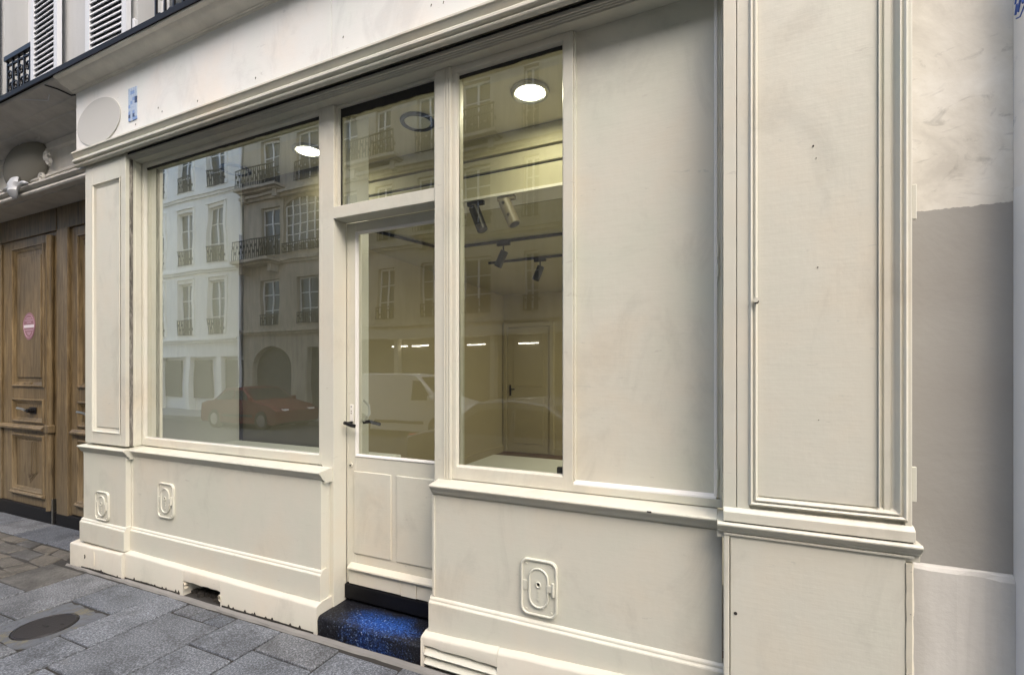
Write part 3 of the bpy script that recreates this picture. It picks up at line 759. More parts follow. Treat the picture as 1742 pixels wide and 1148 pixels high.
# --- window frames
GY = .100
def window(x0, x1, z0, z1, fx0, fx1, fz0, fz1, yf, label=None, bead=.012):
    fr = MB().box(fx0, x0, yf, yf + .06, fz0, fz1).box(x1, fx1, yf, yf + .06, fz0, fz1).box(x0, x1, yf, yf + .06, fz0, z0).box(x0, x1, yf, yf + .06, z1, fz1)
    w = fr.build('window_frame', 'paint', sf, bevel=.002)
    MB().frame_x(x0, x1, z0, z1, [(-.001, yf + .001), (.002, yf + .002), (.009, yf + .018), (.009, GY + .001)]).build('glazing_bead', 'paint', w)
    MB().box(x0 + .002, x1 - .002, GY, GY + .006, z0 + .002, z1 - .002).build('window_pane', 'glass', w)
    # black perished putty along the head
    rings = []
    k = int((x1 - x0) / .06) + 1
    for i in range(k + 1):
        x = x0 + .004 + (x1 - x0 - .008) * i / k
        h = .024 + .007 * random.random()
        rings.append([(x, GY - .006, z1 - h), (x, GY - .006, z1 - .001), (x, GY - .001, z1 - .001), (x, GY - .001, z1 - h)])
    MB().loft(rings).build('putty', 'gasket', w)
    return w
window(-4.438, -2.455, 1.062, 3.345, -4.465, -2.4305, 1.0035, 3.371, .074)
B('sill_slip', 'white', sf, -4.43, -2.46, .082, .0995, 1.0635, 1.071, .002)
w2 = window(-1.395, -.752, 1.075, 3.335, -1.42, -.7, 1.0035, 3.371, .070)
MB().box(-1.392, -1.386, GY - .008, GY - .001, 1.08, 3.30).build('putty', 'gasket', w2)
MB().box(-.762, -.756, GY - .008, GY - .001, 1.08, 3.30).build('putty', 'gasket', w2)
B('suction_catch', 'blackmetal', w2, -.80, -.765, .108, .135, 1.078, 1.115, .003)
# door posts
pl = MB().box(-2.430, -2.325, .0735, .188, -.05, 3.3712)
pl.build('door_post', 'paint', sf, bevel=.003)
for (x) in (-2.417, -2.395, -2.372):
    MB().box(x, x + .010, .0665, .0732, .16, .66).build('post_fillet', 'paint', sf, bevel=.002)
for z in (2.90, 1.95, 1.70, 1.35): nail(-2.36, .0735, z, .007, 'paint')
B('door_post', 'paint', sf, -1.5345, -1.4205, .060, .20, .93, 3.3712, .004)
B('door_post', 'paint', sf, -1.5345, -1.4205, .0505, .20, -.05, .9297, 0)
for x in (-1.470, -1.452, -1.434):
    MB().box(x, x + .009, .0545, .0602, 1.004, 3.3705).build('post_fillet', 'paint', sf, bevel=.002)
# transom bar and transom light
B('transom_bar', 'paint', sf, -2.3248, -1.535, .070, .188, 2.620, 2.698, .003)
tw = MB().box(-2.3248, -2.300, .095, .15, 2.6985, 3.371).box(-1.56, -1.535, .095, .15, 2.6985, 3.371).box(-2.30, -1.56, .095, .15, 3.352, 3.371).box(-2.30, -1.56, .095, .15, 2.6985, 2.708).build('transom_light', 'paint', sf, bevel=.002)
MB().box(-2.299, -1.561, .118, .124, 2.709, 3.351).build('window_pane', 'glass', tw)
MB().box(-2.297, -2.291, .108, .117, 2.71, 3.35).build('putty', 'gasket', tw)
rings = []
for i in range(16):
    x = -2.297 + .732 * i / 15; h = .052 + .008 * random.random()
    rings.append([(x, .110, 3.35 - h), (x, .110, 3.351), (x, .117, 3.351), (x, .117, 3.35 - h)])
MB().loft(rings).build('putty', 'gasket', tw)
# boarded-up bay right of the right pane
B('blind_panel', 'paint', sf, -.6995, -.036, .098, .13, 1.060, 3.3712, 0)
fr = MB().box(-.700, .002, .070, .13, 1.0035, 1.040).box(-.008, .002, .070, .13, 1.04, 3.371).build('blind_panel_frame', 'paint', sf, bevel=.002)
MB().prism([(.097, 1.0605), (.075, 1.050), (.071, 1.0405), (.13, 1.0405), (.13, 1.0605)], -.699, -.026).build('panel_bead', 'white', fr, bevel=.002)
MB().box(-.0355, -.0205, .076, .13, 1.048, 3.371).build('panel_bead', 'white', fr, bevel=.003)
MB().box(-.6995, -.690, .080, .0975, 1.061, 3.371).build('panel_bead', 'paint', fr, bevel=.002)
MB().box(-.020, -.0085, .0835, .13, 1.045, 3.371).build('rebate', 'paint', fr)
for z in (2.17, 2.08, 1.15):
    MB().box(-.0225, -.0155, .068, .080, z - .03, z + .03).build('hinge', 'paint', fr, bevel=.002)

# --- the shop door
DY = .188
dm = MB().box(-2.322, -2.243, DY, DY + .045, .20, 2.618).box(-1.56, -1.432, DY, DY + .045, .20, 2.618).box(-2.243, -1.56, DY, DY + .045, 2.55, 2.618)
dm.box(-2.243, -1.56, DY, DY + .045, .20, 1.057)
door = dm.build('shop_door', 'paint', sf, bevel=.002)
MB().frame_x(-2.243, -1.56, 1.057, 2.55, [(-.006, DY - .001), (-.003, DY - .005), (.004, DY - .003), (.010, DY + .012), (.010, DY + .02)]).build('glazing_bead', 'white', door)
MB().box(-2.241, -1.562, DY + .019, DY + .025, 1.059, 2.548).build('door_pane', 'glass', door)
for (a, b) in ((-2.255, -1.948), (-1.905, -1.58)):
    MB().prism([(a, .405), (b, .405), (b, .955), (a, .955)], DY - .008, DY + .01, 'y').build('door_panel', 'paint', door, bevel=.0045)
MB().prism([(DY + .02, .345), (DY - .004, .338), (DY - .038, .318), (DY - .040, .308), (DY - .030, .304), (DY + .02, .304)], -2.285, -1.44).build('weather_bar', 'paint', door, bevel=.002)
MB().box(-2.285, -1.86, DY - .020, DY - .001, .205, .303).build('kick_board', 'paint', door, bevel=.002)
MB().box(-1.857, -1.74, DY - .022, DY - .001, .203, .303).build('kick_board', 'paint', door, bevel=.002)
MB().box(-1.737, -1.44, DY - .020, DY - .001, .205, .303).build('kick_board', 'paint', door, bevel=.002)
MB().cyl((-2.284, DY - .006, .992), (-2.284, DY + .002, .992), .016, n=16).build('keyhole_cover', 'paint', door)
MB().cyl((-2.286, DY - .008, .990), (-2.286, DY - .004, .990), .007, n=10).build('keyhole', 'gasket', door)
esc = MB().box(-2.292, -2.262, DY - .006, DY, 1.285, 1.40).build('lock_plate', 'white', door, bevel=.003)
for z in (1.385, 1.355, 1.34): MB().cyl((-2.277, DY - .008, z), (-2.277, DY - .005, z), .004, n=8).build('screw', 'dark', door)
MB().cyl((-2.277, DY - .05, 1.278), (-2.277, DY, 1.278), .009, n=10).build('handle_spindle', 'blackmetal', door)
MB().tube([(-2.292, DY - .052, 1.280), (-2.27, DY - .055, 1.276), (-2.235, DY - .055, 1.266), (-2.205, DY - .052, 1.262)], .0125, 8).build('door_handle', 'blackmetal', door, smooth=True)
MB().tube([(-2.238, DY + .06, 1.275), (-2.21, DY + .095, 1.278), (-2.175, DY + .10, 1.270), (-2.125, DY + .10, 1.262)], .012, 8).build('inside_handle', 'blackmetal', door, smooth=True)
MB().tube([(-2.222, DY + .05, 1.43), (-2.206, DY + .085, 1.39), (-2.204, DY + .09, 1.33), (-2.222, DY + .05, 1.285)], .008, 6).build('inside_pull', 'white', door, smooth=True)
B('door_sill', 'black', sf, -2.322, -1.432, .165, .24, .10, .196, .006)
st = MB(); rings = []
for i in range(17):
    x = -2.333 + (.798) * i / 16; e = random.uniform(-.003, .003); h = random.uniform(-.002, .002)
    rings.append([(x, .20, -.12), (x, -.052 + e, -.12), (x, -.056 + e, .050 + h), (x, -.050 + e, .068 + h), (x, -.036 + e, .077 + h), (x, .06, .079 + h), (x, .1655, .082 + h), (x, .20, .082)])
st.loft(rings).build('doorstep', 'step', sf, smooth=True)

# --- relief cover plates
def cover_plate(cx, cz, w, h, y, lean=0):
    def rr(w, h, r, n=6):
        out = []
        for (sx, sz, a0) in ((1, 1, 0), (-1, 1, 90), (-1, -1, 180), (1, -1, 270)):
            for k in range(n + 1):
                a = R(a0 + 90 * k / n); out.append((cx + sx * (w / 2 - r) + math.cos(a) * r, cz + sz * (h / 2 - r) + math.sin(a) * r))
        return out
    base = MB().prism(rr(w, h, w * .2), y - .008, y + .002, 'y').build('cover_plate', 'paint', sf, bevel=.003)
    MB().tube([(x, y - .0095, z) for x, z in rr(w - .012, h - .012, w * .19)], .0065, 6, closed=True).build('outer_rim', 'paint', base, smooth=True)
    MB().prism(rr(w * .52, h * .70, w * .26), y - .013, y - .006, 'y').build('flap', 'paint', base, bevel=.002)
    MB().tube([(x, y - .013, z) for x, z in rr(w * .50, h * .68, w * .25)], .0055, 6, closed=True).build('inner_rim', 'paint', base, smooth=True)
    MB().tube([(cx + math.cos(a) * .012, y - .016, cz + .018 + math.sin(a) * .014) for a in [k * .5236 for k in range(12)]], .0035, 6, closed=True).build('ring', 'paint', base, smooth=True)
    MB().cyl((cx, y - .0150, cz + .021), (cx, y - .0125, cz + .021), .0075, n=12).build('peg_hole', 'gasket', base)
    for k in range(3): MB().cyl((cx, y - .0165, cz - .015 - k * .021), (cx, y - .012, cz - .015 - k * .021), .0075, .004, n=8).build('stud', 'paint', base, smooth=True)
    MB().box(cx + w * .22, cx + w * .44, y - .019, y - .008, cz - .012, cz + .026).build('hinge_lug', 'paint', base, bevel=.004)
    MB().cyl((cx + w * .40, y - .017, cz - .026), (cx + w * .40, y - .017, cz + .040), .008, n=10).build('hinge_pin', 'paint', base, smooth=True)
    MB().box(cx - w * .5, cx - w * .30, y - .012, y - .006, cz - .020, cz + .030).build('latch', 'paint', base, bevel=.003)
    for (sx, sz) in ((-1, 1), (1, 1), (-1, -1), (1, -1)):
        MB().cyl((cx + sx * w * .34, y - .011, cz + sz * h * .40), (cx + sx * w * .34, y - .007, cz + sz * h * .40), .005, n=8).build('screw', 'paint', base)
cover_plate(-.857, .515, .200, .290, 0)
cover_plate(-3.988, .608, .205, .275, 0)
cover_plate(-4.800, .482, .205, .245, -.042)

# things fixed on the frieze
dd = MB().cyl((0, 0, 0), (0, 0, 0), 1) if False else None
def oval(name, mat, cx, cz, rx, rz, y0, y1, parent=None, n=48, bev=.004):
    return MB().prism([(cx + math.cos(2 * math.pi * i / n) * rx, cz + math.sin(2 * math.pi * i / n) * rz) for i in range(n)], y0, y1, 'y').build(name, mat, parent, bevel=bev)
tag(oval('oval_placeholder', 'disc_pale', -4.838, 3.742, .333, .195, -.062, -.0555), 'added pale grey oval plaque at the left end of the cream fascia', 'placeholder')  # solid oval added where a disc is blurred out, no real fixture
mo = thing('mosaic', 'small upright strip of blue mosaic tiles on the fascia', 'mosaic', (-4.333, -.0555, 3.78))
pat = ["pppp", "pmmp", "pppp", "ppmd", "pmpd", "mppp", "pppp", "mpmp", "dpdp", "mpmm"]
tp = {'p': MB(), 'm': MB(), 'd': MB()}
for r, row in enumerate(pat):
    for c, k in enumerate(row):
        x = -4.392 + c * .029; z = 3.905 - r * .0265
        tp[k].box(x, x + .0265, -.061, -.0552, z - .0245, z)
for k, nm in (('p', 'tile_pale'), ('m', 'tile_mid'), ('d', 'tile_dark')):
    o = tp[k].build('tiles', nm, mo); o['kind'] = 'stuff'

# ------------------------------------------------------------------ shop interior (real room behind the glass)
ROOMZ = 3.02
def struct(name, mat, x0, x1, y0, y1, z0, z1): 
    return B(name, mat, None, x0, x1, y0, y1, z0, z1, 0, kind='structure')
struct('interior_floor', 'parquet', -4.62, 1.0, .24, 7.0, .08, .15)
struct('interior_ceiling', 'ceiling', -4.62, 1.0, .301, 1.12, 3.52, 3.62)
struct('interior_ceiling', 'beam', -4.62, 1.0, 1.38, 7.0, ROOMZ, 3.62)
struct('interior_wall_back', 'interior', -4.62, 1.0, 5.60, 5.75, .15, 3.62)
struct('interior_wall_left', 'interior', -3.85, -3.70, 1.00, 5.60, .15, ROOMZ)
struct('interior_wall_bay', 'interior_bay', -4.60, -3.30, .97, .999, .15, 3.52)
struct('interior_wall_bay_side', 'interior_white', -4.62, -4.452, .136, .969, .10, 3.52)
struct('interior_wall_right', 'interior', .30, .45, .14, 5.60, .15, 3.52)
struct('interior_wall_pier', 'interior_white', -2.430, -2.338, .236, .42, .15, 3.52)
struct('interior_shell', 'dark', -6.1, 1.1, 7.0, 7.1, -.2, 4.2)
bm_ = thing('ceiling_beam', 'deep stepped beam box hanging across the shop ceiling behind the glass', 'beam', (-1.8, 1.2, 3.3))
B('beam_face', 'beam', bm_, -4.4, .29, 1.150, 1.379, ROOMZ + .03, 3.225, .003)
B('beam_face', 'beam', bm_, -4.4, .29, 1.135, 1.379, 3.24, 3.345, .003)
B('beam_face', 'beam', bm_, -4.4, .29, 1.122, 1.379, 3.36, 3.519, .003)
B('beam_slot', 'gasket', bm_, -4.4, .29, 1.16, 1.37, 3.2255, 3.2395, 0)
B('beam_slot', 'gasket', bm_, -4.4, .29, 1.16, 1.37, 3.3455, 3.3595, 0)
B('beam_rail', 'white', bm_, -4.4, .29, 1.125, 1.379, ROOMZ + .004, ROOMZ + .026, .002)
tag(B('platform', 'platform', None, -2.83, .28, .45, 3.44, .151, .50, .006), 'low grey white display platform on the brown shop floor', 'platform')
tag(B('window_board', 'interior_white', None, -4.45, -2.44, .162, .93, .88, .93, .004), 'white display shelf inside the left shop window', 'shelf')
struct('skirting_board', 'interior', -3.699, -3.675, 1.0, 5.58, .151, .27)
struct('skirting_board', 'interior', -3.674, .29, 5.575, 5.599, .151, .27)
MB().box(-4.4515, -4.444, .935, .9695, .931, 3.0).build('corner_trim', 'gasket', None, kind='structure')
MB().box(-1.447, -1.404, .135, .17, 1.0, 2.70).build('inner_jamb', 'white', None, bevel=.006, kind='structure')
# cream door in the back wall
bd = thing('back_door', 'cream panelled door with a dark lever in the back wall of the shop', 'door', (-3.15, 5.58, .15))
B('door_leaf', 'interior', bd, -3.60, -2.78, 5.565, 5.598, .16, 2.42, .004)
B('door_casing', 'interior', bd, -3.68, -3.605, 5.54, 5.598, .16, 2.50, .004); B('door_casing', 'interior', bd, -2.775, -2.70, 5.54, 5.598, .16, 2.50, .004); B('door_casing', 'interior', bd, -3.604, -2.776, 5.54, 5.598, 2.425, 2.50, .004)
B('door_panel', 'interior', bd, -3.48, -2.90, 5.556, 5.564, 1.35, 2.28, .004); B('door_panel', 'interior', bd, -3.48, -2.90, 5.556, 5.564, .32, 1.15, .004)
MB().tube([(-3.54, 5.56, 1.30), (-3.54, 5.52, 1.30), (-3.44, 5.52, 1.30)], .012).build('door_handle', 'blackmetal', bd); B('lock_plate', 'blackmetal', bd, -3.56, -3.525, 5.552, 5.564, 1.18, 1.38, .002)
# recessed downlights in a row behind the fascia
def downlight(x, lit, label, y=.70, z=3.52, watt=3.2):
    t = thing('downlight', label, 'ceiling light', (x, y, z), 'recessed downlights in the shop ceiling')
    MB().tube([(x + math.cos(a) * .116, y + math.sin(a) * .116, z - .008) for a in [k * math.pi / 20 for k in range(40)]], .016, 8, closed=True).build('trim_ring', 'iron' if not lit else 'steel', t, smooth=True)
    MB().cyl((x, y, z - .012), (x, y, z - .001), .095, n=40).build('lens', 'lamp' if lit else 'lens_off', t)
    if lit:
        ld = bpy.data.lights.new('downlight_bulb', 'AREA'); ld.shape = 'DISK'; ld.size = .18; ld.energy = watt; ld.color = (1, .88, .62)
        lo = bpy.data.objects.new('bulb', ld); SC.collection.objects.link(lo); lo.parent = t; lo.location = (0, 0, -.03)
downlight(-4.17, False, 'unlit ring downlight in the ceiling of the left shop window')
downlight(-3.24, True, 'glowing downlight at the upper right of the left shop window')
downlight(-2.11, False, 'unlit ring downlight seen through the small pane over the door')
downlight(-1.19, True, 'glowing downlight at the top of the right shop window')
downlight(-.55, True, 'added downlight, unseen behind the boarded bay, to brighten the back room', 4.2, 3.02, 15)  # this and the next are added lamps, unseen, brightening the back room
downlight(-.55, True, 'second added downlight, unseen nearer the beam, to brighten the back room', 2.6, 3.02, 8)
# track lighting
def track(pts, label):
    mb = MB()
    for (a, b) in zip(pts[:-1], pts[1:]): mb.tube([a, b], .018, 4)
    tag(mb.build('light_track', 'blackmetal', None), label, 'light track')
track([(-2.86, 2.25, ROOMZ - .02), (.28, 2.25, ROOMZ - .02)], 'longer black light track across the shop ceiling, nearer the glass')
track([(-3.12, 1.40, ROOMZ - .02), (-2.87, 2.22, ROOMZ - .02)], 'short black light track seen through the top of the door glass')
track([(-2.72, 3.08, ROOMZ - .02), (.28, 3.08, ROOMZ - .02)], 'black light track farther back in the shop behind the first one')
def spot(x, y, z, tilt, turn, mat, label, drop=.10, adapter=True, L=.17, r=.036):
    t = thing('track_spotlight', label, 'spotlight', (x, y, z), 'adjustable spotlights in the shop')
    if adapter: MB().box(x - .075, x + .075, y - .018, y + .018, z - .035, z - .002).build('adapter', 'blackmetal' if mat != 'shaded_white_metal' else mat, t, bevel=.003)
    MB().cyl((x, y, z - .03), (x, y, z - drop), .009, n=8).build('stem', mat, t)
    a = R(tilt); d = Vector((math.sin(a) * math.cos(R(turn)), math.sin(a) * math.sin(R(turn)), -math.cos(a)))
    c = Vector((x, y, z - drop)) + d * .05 
    h = MB().cyl(c - d * L * .45, c + d * L * .55, r, n=20).build('lamp_head', mat, t, bevel=.004, smooth=True)
    MB().cyl(c + d * (L * .55 - .002), c + d * (L * .55 + .004), r * .8, n=16).build('lamp_mouth', 'gasket', h)
    if mat == 'shaded_white_metal':
        for s in (-.3, .2): MB().cyl(c + d * L * s + Vector((0, -r * .9, 0)), c + d * L * s + Vector((0, -r * 1.08, 0)), .012, n=10).build('vent_cap', 'gasket', h)
spot(-1.86, 1.16, ROOMZ + .005, 22, 0, 'blackmetal', 'black spotlight hanging left of the shaded white one behind the right pane', drop=.09, L=.22, r=.045)
spot(-1.58, 1.16, ROOMZ + .005, 24, 0, 'shaded_white_metal', 'white spotlight coloured beige for the shade on it, with black caps, hanging behind the right pane', drop=.08, L=.22, r=.05)
spot(-2.12, 2.25, ROOMZ - .03, -28, 0, 'blackmetal', 'black spotlight on the nearer light track', drop=.12, L=.18, r=.042)
spot(-2.02, 3.08, ROOMZ - .03, -24, 0, 'blackmetal', 'black spotlight on the farther light track', drop=.12, L=.18, r=.045)

# ------------------------------------------------------------------ the building that holds the shop
ab = thing('apartment_building', 'pale rendered building with louvred shutters and iron railings over the shop', 'building', (-6, .2, 4.2))
WIN = [(-6.78, -6.08), (-4.42, -3.15), (-1.6, -.35)]
holes = [(a, b, 4.6 + 3.3 * k - (.15 if k == 0 else 0), 7.0 + 3.3 * k) for a, b in WIN for k in range(3)]
wall_with_holes('wall', 'upper_wall', ab, -30, 20, .02, .30, 4.16, 14.5, [(a, b, (4.22 if c < 4.6 else c), d) for a, b, c, d in holes])
B('wall', 'stone_lintel', ab, -30, -8.50, .21, .60, -.8, 4.159, 0)
B('wall', 'stone_lintel', ab, -8.499, -4.60, .21, .60, 3.50, 4.159, 0)
B('wall', 'stone_lintel', ab, -5.20, -4.63, .102, .60, -.3, 3.499, 0)
B('floor_slab', 'stone_shade', ab, -6.1, 3.0, .31, 7.1, 3.63, 4.15, 0)
B('wall', 'dark', ab, -6.2, -6.001, .61, 7.1, -.2, 3.629, 0)
B('wall', 'dark', ab, 1.001, 1.2, .31, 7.1, -.2, 3.629, 0)
B('wall', 'stone_lintel', ab, 1.2, 20, .05, .6, -.3, 4.159, 0)
# windows of the upper storey: casement, panes, railing
def scroll(mb, cx, cz, r, y, sgn=1, turns=1.6, th=.008):
    mb.tube([(cx + sgn * math.cos(a) * r * (1 - a / (turns * 7.5)), y, cz + math.sin(a) * r * (1 - a / (turns * 7.5))) for a in [k * turns * 6.283 / 22 for k in range(23)]], th, 4)
for wi, (a, b) in enumerate(WIN):
    for k in range(3):
        z0_, z1_ = (4.22 if k == 0 else 4.6 + 3.3 * k), 7.0 + 3.3 * k
        m = MB().box(a, a + .07, .20, .26, z0_, z1_).box(b - .07, b, .20, .26, z0_, z1_).box((a + b) / 2 - .05, (a + b) / 2 + .05, .20, .26, z0_, z1_).box(a, b, .201, .259, z1_ - .07, z1_)
        for zz in (1.0, 1.7): m.box(a + .07, b - .07, .21, .25, z0_ + zz, z0_ + zz + .03)
        wo = m.build('window', 'shutter', ab, bevel=.003)
        for (p, q) in ((a + .07, (a + b) / 2 - .05), ((a + b) / 2 + .05, b - .07)):
            MB().box(p, q, .225, .231, z0_, z1_ - .07).build('pane', 'glass_far', wo)
        rail = MB()
        zt = (4.60 if k == 0 else z0_ + .38); zb = z0_ + .03; y = -.02
        if k == 0: zt = 4.95 if wi else 4.74
        a0 = a
        if wi == 0: a = -6.59
        if wi == 1: a = -4.10
        rail.box(a - .02, b + .02, y - .022, y + .012, zt, zt + .045).box(a, b, y - .008, y + .008, zt - .05, zt - .035).box(a, b, y - .008, y + .008, zb, zb + .015)
        x = a + .01; i = 0
        while x < b:
            rail.box(x - .008, x + .008, y - .008, y + .008, zb, zt); x += .115
            if x < b:
                cx = x - .0575; H = zt - .05 - zb
                for q, f in enumerate((.22, .5, .78)):
                    scroll(rail, cx + (.012 if (i + q) % 2 else -.012), zb + H * f, .052, y, 1 if (i + q) % 2 else -1)
            i += 1
        a = a0
        rail.build('railing', 'blackmetal', ab)
def shutter(hx, side, ang, z0_, z1_, w=.50):
    """louvred shutter hinged at hx, opened back against the wall and standing off by ang degrees"""
    s = bpy.data.objects.new('shutter', bpy.data.meshes.new('shutter'))
    f = MB().box(0, .065, -.035, 0, z0_, z1_).box(w - .065, w, -.035, 0, z0_, z1_).box(.065, w - .065, -.035, 0, z0_, z0_ + .10).box(.065, w - .065, -.035, 0, z1_ - .1, z1_)
    c = Vector((w / 2, 0, (z0_ + z1_) / 2))
    s.data.from_pydata([(x * side, y, z - c.z) for x, y, z in f.v], [], [tuple(reversed(q)) if side < 0 else q for q in f.f])
    s.data.materials.append(M['shutter']); SC.collection.objects.link(s)
    s.parent = ab; s.location = Vector((hx, -.01, c.z)) - org(ab); s.rotation_euler = (0, 0, -side * R(ang))
    me = bpy.data.meshes.new('slat'); h = .0155
    me.from_pydata([(.066 * side, -.034, -h), ((w - .066) * side, -.034, -h), ((w - .066) * side, -.020, h), (.066 * side, -.020, h),
                    (.066 * side, -.026, -h), ((w - .066) * side, -.026, -h), ((w - .066) * side, -.012, h), (.066 * side, -.012, h)], [],
                   [(0, 1, 2, 3), (7, 6, 5, 4), (0, 4, 5, 1), (3, 2, 6, 7), (0, 3, 7, 4), (1, 5, 6, 2)])
    me.materials.append(M['shutter'])
    z = z0_ + .13; zs = []
    while z < z1_ - .12: zs.append(z); z += .05
    for z in zs[:40]:
        o = bpy.data.objects.new('slat', me); SC.collection.objects.link(o); o.parent = s; o.location = (0, 0, z - c.z)
    bk = MB().box(.066, w - .066, -.003, -.001, z0_ + .1, z1_ - .1)
    b2 = bpy.data.meshes.new('shade'); b2.from_pydata([(x * side, y, zz - c.z) for x, y, zz in bk.v], [], bk.f); b2.materials.append(M['slat_gap'])
    o = bpy.data.objects.new('slat_backing', b2); SC.collection.objects.link(o); o.parent = s
for k in range(2):
    zb, zt = (4.28, 6.95) if k == 0 else (7.62, 10.2)
    shutter(-6.05, 1, 1.5, zb, zt, .53); shutter(-4.455, -1, 1, zb, zt, .60); shutter(-1.63, -1, 6, zb, zt, .6)
    shutter(-6.80, -1, 3, zb, zt, .53); shutter(-3.12, 1, 8, zb, zt, .6)
MB().cyl((-5.09, -.03, 4.24), (-5.09, -.03, 9), .010, n=8).build('shutter_rod', 'blackmetal', ab)
MB().box(-4.40, -4.375, -.03, .0, 4.42, 4.50).build('shutter_stop', 'shutter', ab, bevel=.003)
MB().box(-4.395, -4.36, -.028, .0, 4.30, 4.415).build('shutter_stop', 'iron', ab, bevel=.003)
# cornice over the carriage door, running left from the shopfront
cl = [(.25, 3.99), (.208, 3.99), (.190, 4.000), (.185, 4.008), (.120, 4.030), (.060, 4.040), (.052, 4.052), (.010, 4.060), (-.04, 4.066), (-.05, 4.080), (-.10, 4.094), (-.13, 4.108), (-.165, 4.126), (-.180, 4.134), (-.186, 4.157), (.25, 4.157)]
MB().prism(cl, -30, -5.237).build('cornice', 'stone_shade', ab, smooth=True)
# flaking paint curls under the cornice
MB().tube([(-5.9, -.17, 4.125), (-5.75, -.13, 4.105), (-5.6, -.09, 4.085), (-5.5, -.12, 4.10)], .004).build('paint_flake', 'shutter', ab)
MB().tube([(-5.42, -.18, 4.13), (-5.33, -.13, 4.10), (-5.27, -.06, 4.068), (-5.215, -.055, 4.062)], .006).build('crack', 'gasket', ab)
# lintel moulding above the carriage door
lp = [(.21, 3.64), (.165, 3.63), (.155, 3.62), (.155, 3.605), (.17, 3.60), (.175, 3.585), (.14, 3.575), (.125, 3.56), (.125, 3.545), (.14, 3.535), (.165, 3.53), (.17, 3.515), (.15, 3.505), (.145, 3.485), (.155, 3.47), (.21, 3.465)]
MB().prism(lp, -10, -5.205).build('lintel_moulding', 'stone_shade', ab, smooth=True)
MB().prism([(.209, 3.93), (.19, 3.92), (.185, 3.90), (.20, 3.885), (.209, 3.88)], -10, -5.205).build('lintel_moulding', 'stone_lintel', ab)
B('door_soffit', 'stone_shade', ab, -8.499, -4.64, .2105, .47, 3.455, 3.4995, 0)
# cartouche: scrollwork round an oval put in for a blurred-out disc
ca = thing('cartouche', 'stone cartouche with a brownish placeholder oval above the carriage door', 'ornament', (-6.92, .2, 3.8))
def dome(name, mat, cx, cz, rx, rz, y0, d, parent):
    rings = []
    for k in range(6):
        t = k / 5; s = math.cos(t * 1.45)
        rings.append([(cx + math.cos(2 * math.pi * i / 36) * rx * s, y0 - d * math.sin(t * 1.45), cz + math.sin(2 * math.pi * i / 36) * rz * s) for i in range(36)])
    return MB().loft(rings).build(name, mat, parent, smooth=True)
dome('shield_placeholder', 'disc_dark', -6.80, 3.815, .47, .265, .20, .10, ca)
for (x, z, s, r) in ((-6.26, 3.80, 1, .05), (-6.20, 3.73, -1, .04), (-7.03, 3.80, -1, .05), (-6.95, 3.62, 1, .05), (-6.35, 3.60, -1, .05), (-6.78, 4.04, 1, .05), (-6.42, 4.04, -1, .05)):
    sc = MB(); scroll(sc, x, z, r, .15, s, 1.4, .016); sc.build('scroll', 'stone_shade', ca, smooth=True)
fo = MB()
fo.loft([[(-6.82 + w * math.cos(a), .13 - dd_ * .4 * (1 + math.sin(a)) , z) for a in [k * math.pi / 6 for k in range(12)]] for (z, w, dd_) in ((3.66, .09, .05), (3.60, .11, .08), (3.56, .075, .07), (3.52, .085, .09), (3.47, .06, .06), (3.445, .03, .03))])
fo.build('bracket', 'shutter', ca, smooth=True)
for s in (-1, 1):
    l = MB(); l.loft([[(-6.82 + s * (.05 + t * .20) + .02 * math.cos(a), .12 + .02 * math.sin(a), 3.56 + .03 * math.sin(t * 3) + (.035 - .03 * t) * math.cos(a * 1)) for a in [k * math.pi / 4 for k in range(8)]] for t in (0, .25, .5, .75, 1)]); l.build('leaf', 'shutter', ca, smooth=True)

# carriage door
cd = thing('carriage_door', 'tall brown oak double carriage door with raised mouldings and weathered foot', 'door', (-6.9, .46, 0))
CY = .46
B('door_frame', 'wood', cd, -8.5, -4.64, CY + .03, CY + .10, -.06, 3.453, 0)
B('door_frame', 'wood', cd, -8.38, -6.80, CY - .02, CY + .029, 3.20, 3.4535, .004)
B('door_frame', 'wood', cd, -6.775, -5.21, CY - .02, CY + .029, 3.20, 3.4535, .004)
B('astragal', 'wood', cd, -6.770, -6.530, CY - .030, CY + .029, .035, 3.199, .008)
B('kick_plate', 'zinc', cd, -8.45, -6.80, CY - .035, CY + .029, -.12, .055, .003)
B('kick_plate', 'zinc', cd, -6.775, -5.21, CY - .030, CY + .029, -.12, .045, .003)
mf = [(-.002, CY - .002), (.004, CY - .016), (.016, CY - .020), (.024, CY - .010), (.036, CY - .006), (.050, CY + .008), (.060, CY + .012)]
